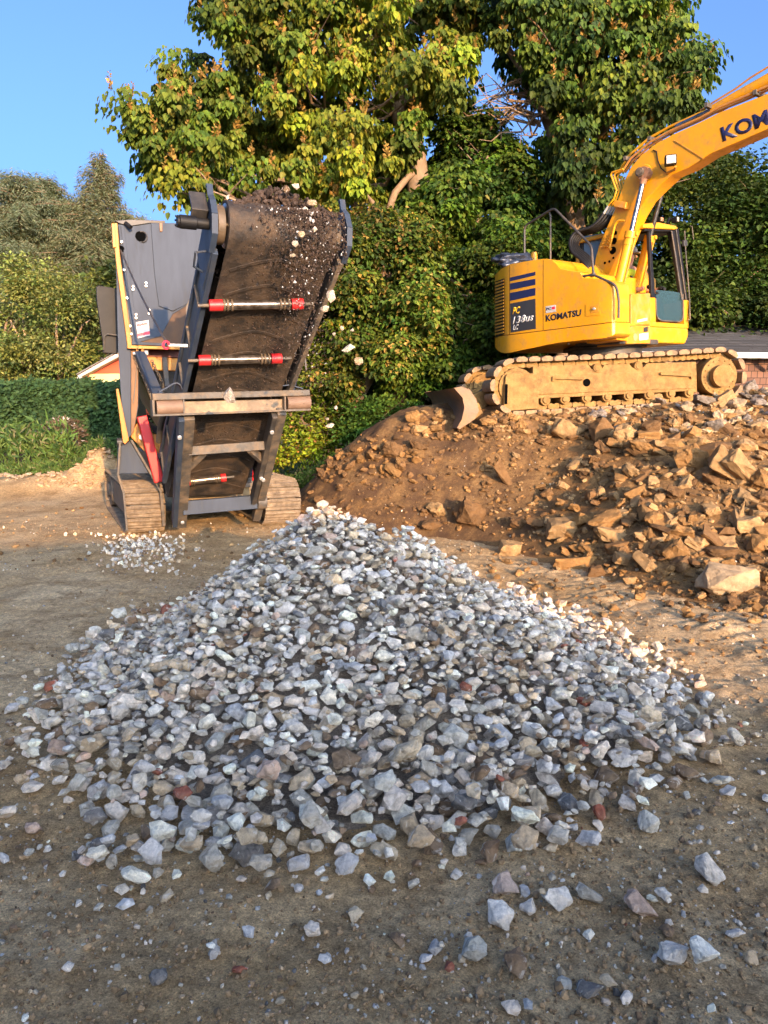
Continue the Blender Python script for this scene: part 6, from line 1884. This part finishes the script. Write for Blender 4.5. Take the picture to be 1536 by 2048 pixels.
# tall single weeds
for i, (px, top, lab) in enumerate(((52,858,'tall upright weed with narrow leaves, left of the other tall one'), (70,868,'tall upright weed with narrow leaves, right of the other tall one'), (32,835,'feathery weed in front of the hedge near the left border'))):
    root = empty('tall_weed', at(px, 948, 15.9), lab, 'weed', 'tall weeds by the hedge')
    b = root.location.copy(); t_ = at(px, top, 15.9); m = MB(); m.tube([b, b.lerp(t_, .5)+Vector((.02,0,0)), t_], [.012,.009,.004], 5); m.build('stem', pmat('green_stem', (.10,.16,.03), None), root)
    n = 190; s = rng.random(n); P = np.array([(b.lerp(t_, float(q)))[:] for q in s]); a = rng.uniform(0, 6.28, n)
    leaves('foliage', P, np.stack([np.cos(a), np.sin(a), .5+0*a], 1), np.tile((0, 0, 1.0), (n, 1)), .22*(1-.6*s), (np.array([(0,0,0),(.4,.09,.02),(1,0,-.1),(.4,-.09,.02)]), np.array([(0,1,2,3)])), palette(n, GW[:3], [3, 3, 1]), root)
# dry seed-head shrub
dr = empty('dry_shrub', at(135, 900, 16.9), 'dry brown shrub with white seed heads in front of the hedge', 'shrub')
C_ = sample_poly([(95,862),(120,845),(150,850),(160,885),(130,900),(95,890)], 26, 16.7, 17.1)
P, D, N = clump_leaves(C_, np.full(26, .20), 60, -.2); n = len(P)
leaves('foliage', P, D, N, rng.uniform(.05, .12, n), T_OVAL, palette(n, [(.13,.09,.06), (.20,.15,.10), (.55,.50,.44)], [4, 3, .8]), dr)
limbs(at(130,915,16.9), C_, 14, .02, dr, 'stems', levels=1)
# silt fence and stake
m = MB(); px_ = np.linspace(-60, 150, 22)
pts = [at(x, 898 + (x+60)*.10 + 2*math.sin(x*.09), 15.75) for x in px_]
sf = MB(); sf.loft([[p, p + Vector((0, -.02, -.15)), p + Vector((0, .0, -.28)), p + Vector((0, .03, -.28)), p + Vector((0, .03, -.02))] for p in pts])
o = sf.build('silt_fence', M_black, None); tag(o, 'low sagging black plastic silt fence among the weeds', 'fence')
st_ = MB(); a = at(211, 925, 15.9); st_.beam(a - Vector((0,0,.3)), at(209.5, 875, 15.9), .035, .03, Vector((1,0,0))); o = st_.build('stake', pmat('raw_wood', (.50,.40,.26), (.38,.30,.2), 9, .8), None); tag(o, 'thin pale wooden stake standing behind the broken earth', 'stake')
m = MB()
o = None
# red house beyond the hedge
RH = empty('red_house', at(240, 900, 30), 'red wooden house gable with pale roof edge beyond the hedge', 'house')
def rh(px, py, Y=30): return at(px, py, Y-9.5)
m = MB(); m.prism([rh(168,760), rh(168,752), rh(176,738), rh(240,706), rh(300,738), rh(360,770), rh(360,830), rh(168,830)], Vector((0, 5, 0)))
m.build('wall', pmat('red_boards', (.50,.085,.03), (.40,.07,.03), 3, .7, stretch=(.3,.3,9), bump=.2, bscale=3), RH)
m = MB(); m.prism([rh(178,748,29.9), rh(330,746,29.9), rh(330,800,29.9), rh(176,800,29.9)], Vector((0, .09, 0))); m.build('lower_wall', pmat('cream_wall', (.62,.52,.24), (.55,.46,.22), 3, .7), RH)
m = MB(); m.prism([rh(155,751,29.6), rh(159,755,29.6), rh(242,711,29.6), rh(242,702,29.6)], Vector((0, .25, 0))); m.prism([rh(242,702,29.6), rh(242,711,29.6), rh(372,782,29.6), rh(376,777,29.6)], Vector((0, .25, 0)));  m.build('roof_edge', pmat('pale_fascia', (.55,.46,.36), None, 4, .7), RH)
m = MB(); m.prism([rh(153,750,29.86), rh(242,700.5,29.86), rh(380,776,29.86), rh(378,773,29.86), rh(242,698,29.86), rh(153,747,29.86)], Vector((0, 5.5, 0))); m.build('roof', pmat('grey_roof', (.12,.11,.10), (.18,.16,.14), 5, .9), RH)
m = MB(); m.tube([rh(157,754,29.5), rh(162,758,29.5), rh(172,765,29.5), rh(173,800,29.5)], .06, 6); m.build('downpipe', M_white, RH)

# shingled shed behind the excavator
SH_ = empty('shed', at(1500, 860, 17.5), 'low shed with dark shingle roof, white gutter and brown shake walls behind the excavator', 'shed')
eY, rY = 16.2, 19.6
e0, e1 = at(1230, 706, eY), at(1760, 710, eY)
zr = at(1450, 640, rY).z
r0_, r1b = Vector((e0.x, rY, zr)), Vector((e1.x, rY, zr))
M_shingle, t_, b_ = newmat('dark_shingle')
tc = t_.nodes.new('ShaderNodeTexCoord'); mp = t_.nodes.new('ShaderNodeMapping'); t_.links.new(tc.outputs['Object'], mp.inputs[0])
br = t_.nodes.new('ShaderNodeTexBrick'); br.inputs['Scale'].default_value = 1.0; br.inputs['Brick Width'].default_value = .30; br.inputs['Row Height'].default_value = .075; br.inputs['Mortar Size'].default_value = .006
br.inputs['Color1'].default_value = (.035,.036,.040,1); br.inputs['Color2'].default_value = (.055,.055,.058,1); br.inputs['Mortar'].default_value = (.012,.012,.012,1)
mp.inputs['Rotation'].default_value = (R(90), 0, 0); t_.links.new(mp.outputs[0], br.inputs['Vector']); t_.links.new(br.outputs['Color'], b_.inputs['Base Color']); b_.inputs['Roughness'].default_value = .95
bumpn(t_, b_, br.outputs['Fac'], -.6, .02)
m = MB()
nr = 22
for i in range(nr):       # courses of shingles, each overlapping the one below
    a, c = i/nr, (i+1.06)/nr
    p0, p1 = e0.lerp(r0_, a), e0.lerp(r0_, c); q0, q1 = e1.lerp(r1b, a), e1.lerp(r1b, c)
    up_ = Vector((0, 0, .012))
    m.box8([p0 + up_*1.6, q0 + up_*1.6, q0, p0, p1 + up_*.2, q1 + up_*.2, q1 - up_, p1 - up_])
m.build('roof', M_shingle, SH_, recalc=True)
m = MB(); m.beam(e0 + Vector((0,-.05,-.03)), e1 + Vector((0,-.05,-.03)), .09, .12, Vector((0,1,0))); m.tube([e1.lerp(e0, .42)+Vector((0,-.06,-.06)), e1.lerp(e0, .41)+Vector((0,-.03,-.16)), e1.lerp(e0, .40)+Vector((0,.2,-.3))], .045, 8); m.build('gutter', M_white, SH_, bevel=.01)
M_shake, t_, b_ = newmat('brown_shakes')
tc = t_.nodes.new('ShaderNodeTexCoord'); mp = t_.nodes.new('ShaderNodeMapping'); t_.links.new(tc.outputs['Object'], mp.inputs[0]); mp.inputs['Rotation'].default_value = (R(90), 0, 0)
br = t_.nodes.new('ShaderNodeTexBrick'); br.inputs['Brick Width'].default_value = .13; br.inputs['Row Height'].default_value = .14; br.inputs['Mortar Size'].default_value = .007; br.inputs['Scale'].default_value = 1
br.inputs['Color1'].default_value = (.20,.10,.06,1); br.inputs['Color2'].default_value = (.12,.06,.04,1); br.inputs['Mortar'].default_value = (.03,.018,.012,1)
t_.links.new(mp.outputs[0], br.inputs['Vector']); t_.links.new(br.outputs['Color'], b_.inputs['Base Color']); b_.inputs['Roughness'].default_value = .9; bumpn(t_, b_, br.outputs['Fac'], -.7, .02)
m = MB(); m.box8([Vector((e0.x+.3, eY+.3, -.1)), Vector((e1.x-.3, eY+.3, -.1)), Vector((e1.x-.3, eY+.3, e1.z-.08)), Vector((e0.x+.3, eY+.3, e0.z-.08)), Vector((e0.x+.3, rY+2, -.1)), Vector((e1.x-.3, rY+2, -.1)), Vector((e1.x-.3, rY+2, e1.z-.08)), Vector((e0.x+.3, rY+2, e0.z-.08))]); m.build('wall', M_shake, SH_)

# far belt of woodland that closes the horizon
n = 26000
a = rng.uniform(-1.15, 1.15, n); rr = rng.uniform(42, 60, n)
hmax = 5.5 + 2.5*vnoise(a*20, rr*0, 1.0, 9)
P = np.stack([np.sin(a)*rr, np.cos(a)*rr, rng.random(n)*hmax], 1)
leaves('distant_woodland', P, rng.normal(size=(n, 3)), rng.normal(size=(n, 3)) + np.array([0, -1, .4]), rng.uniform(.6, 1.3, n), T_OVAL, palette(n, [(.06,.09,.03), (.09,.115,.04), (.04,.06,.02)], [3, 2, 2]), None, None, 'stuff')
tick('50_plants')
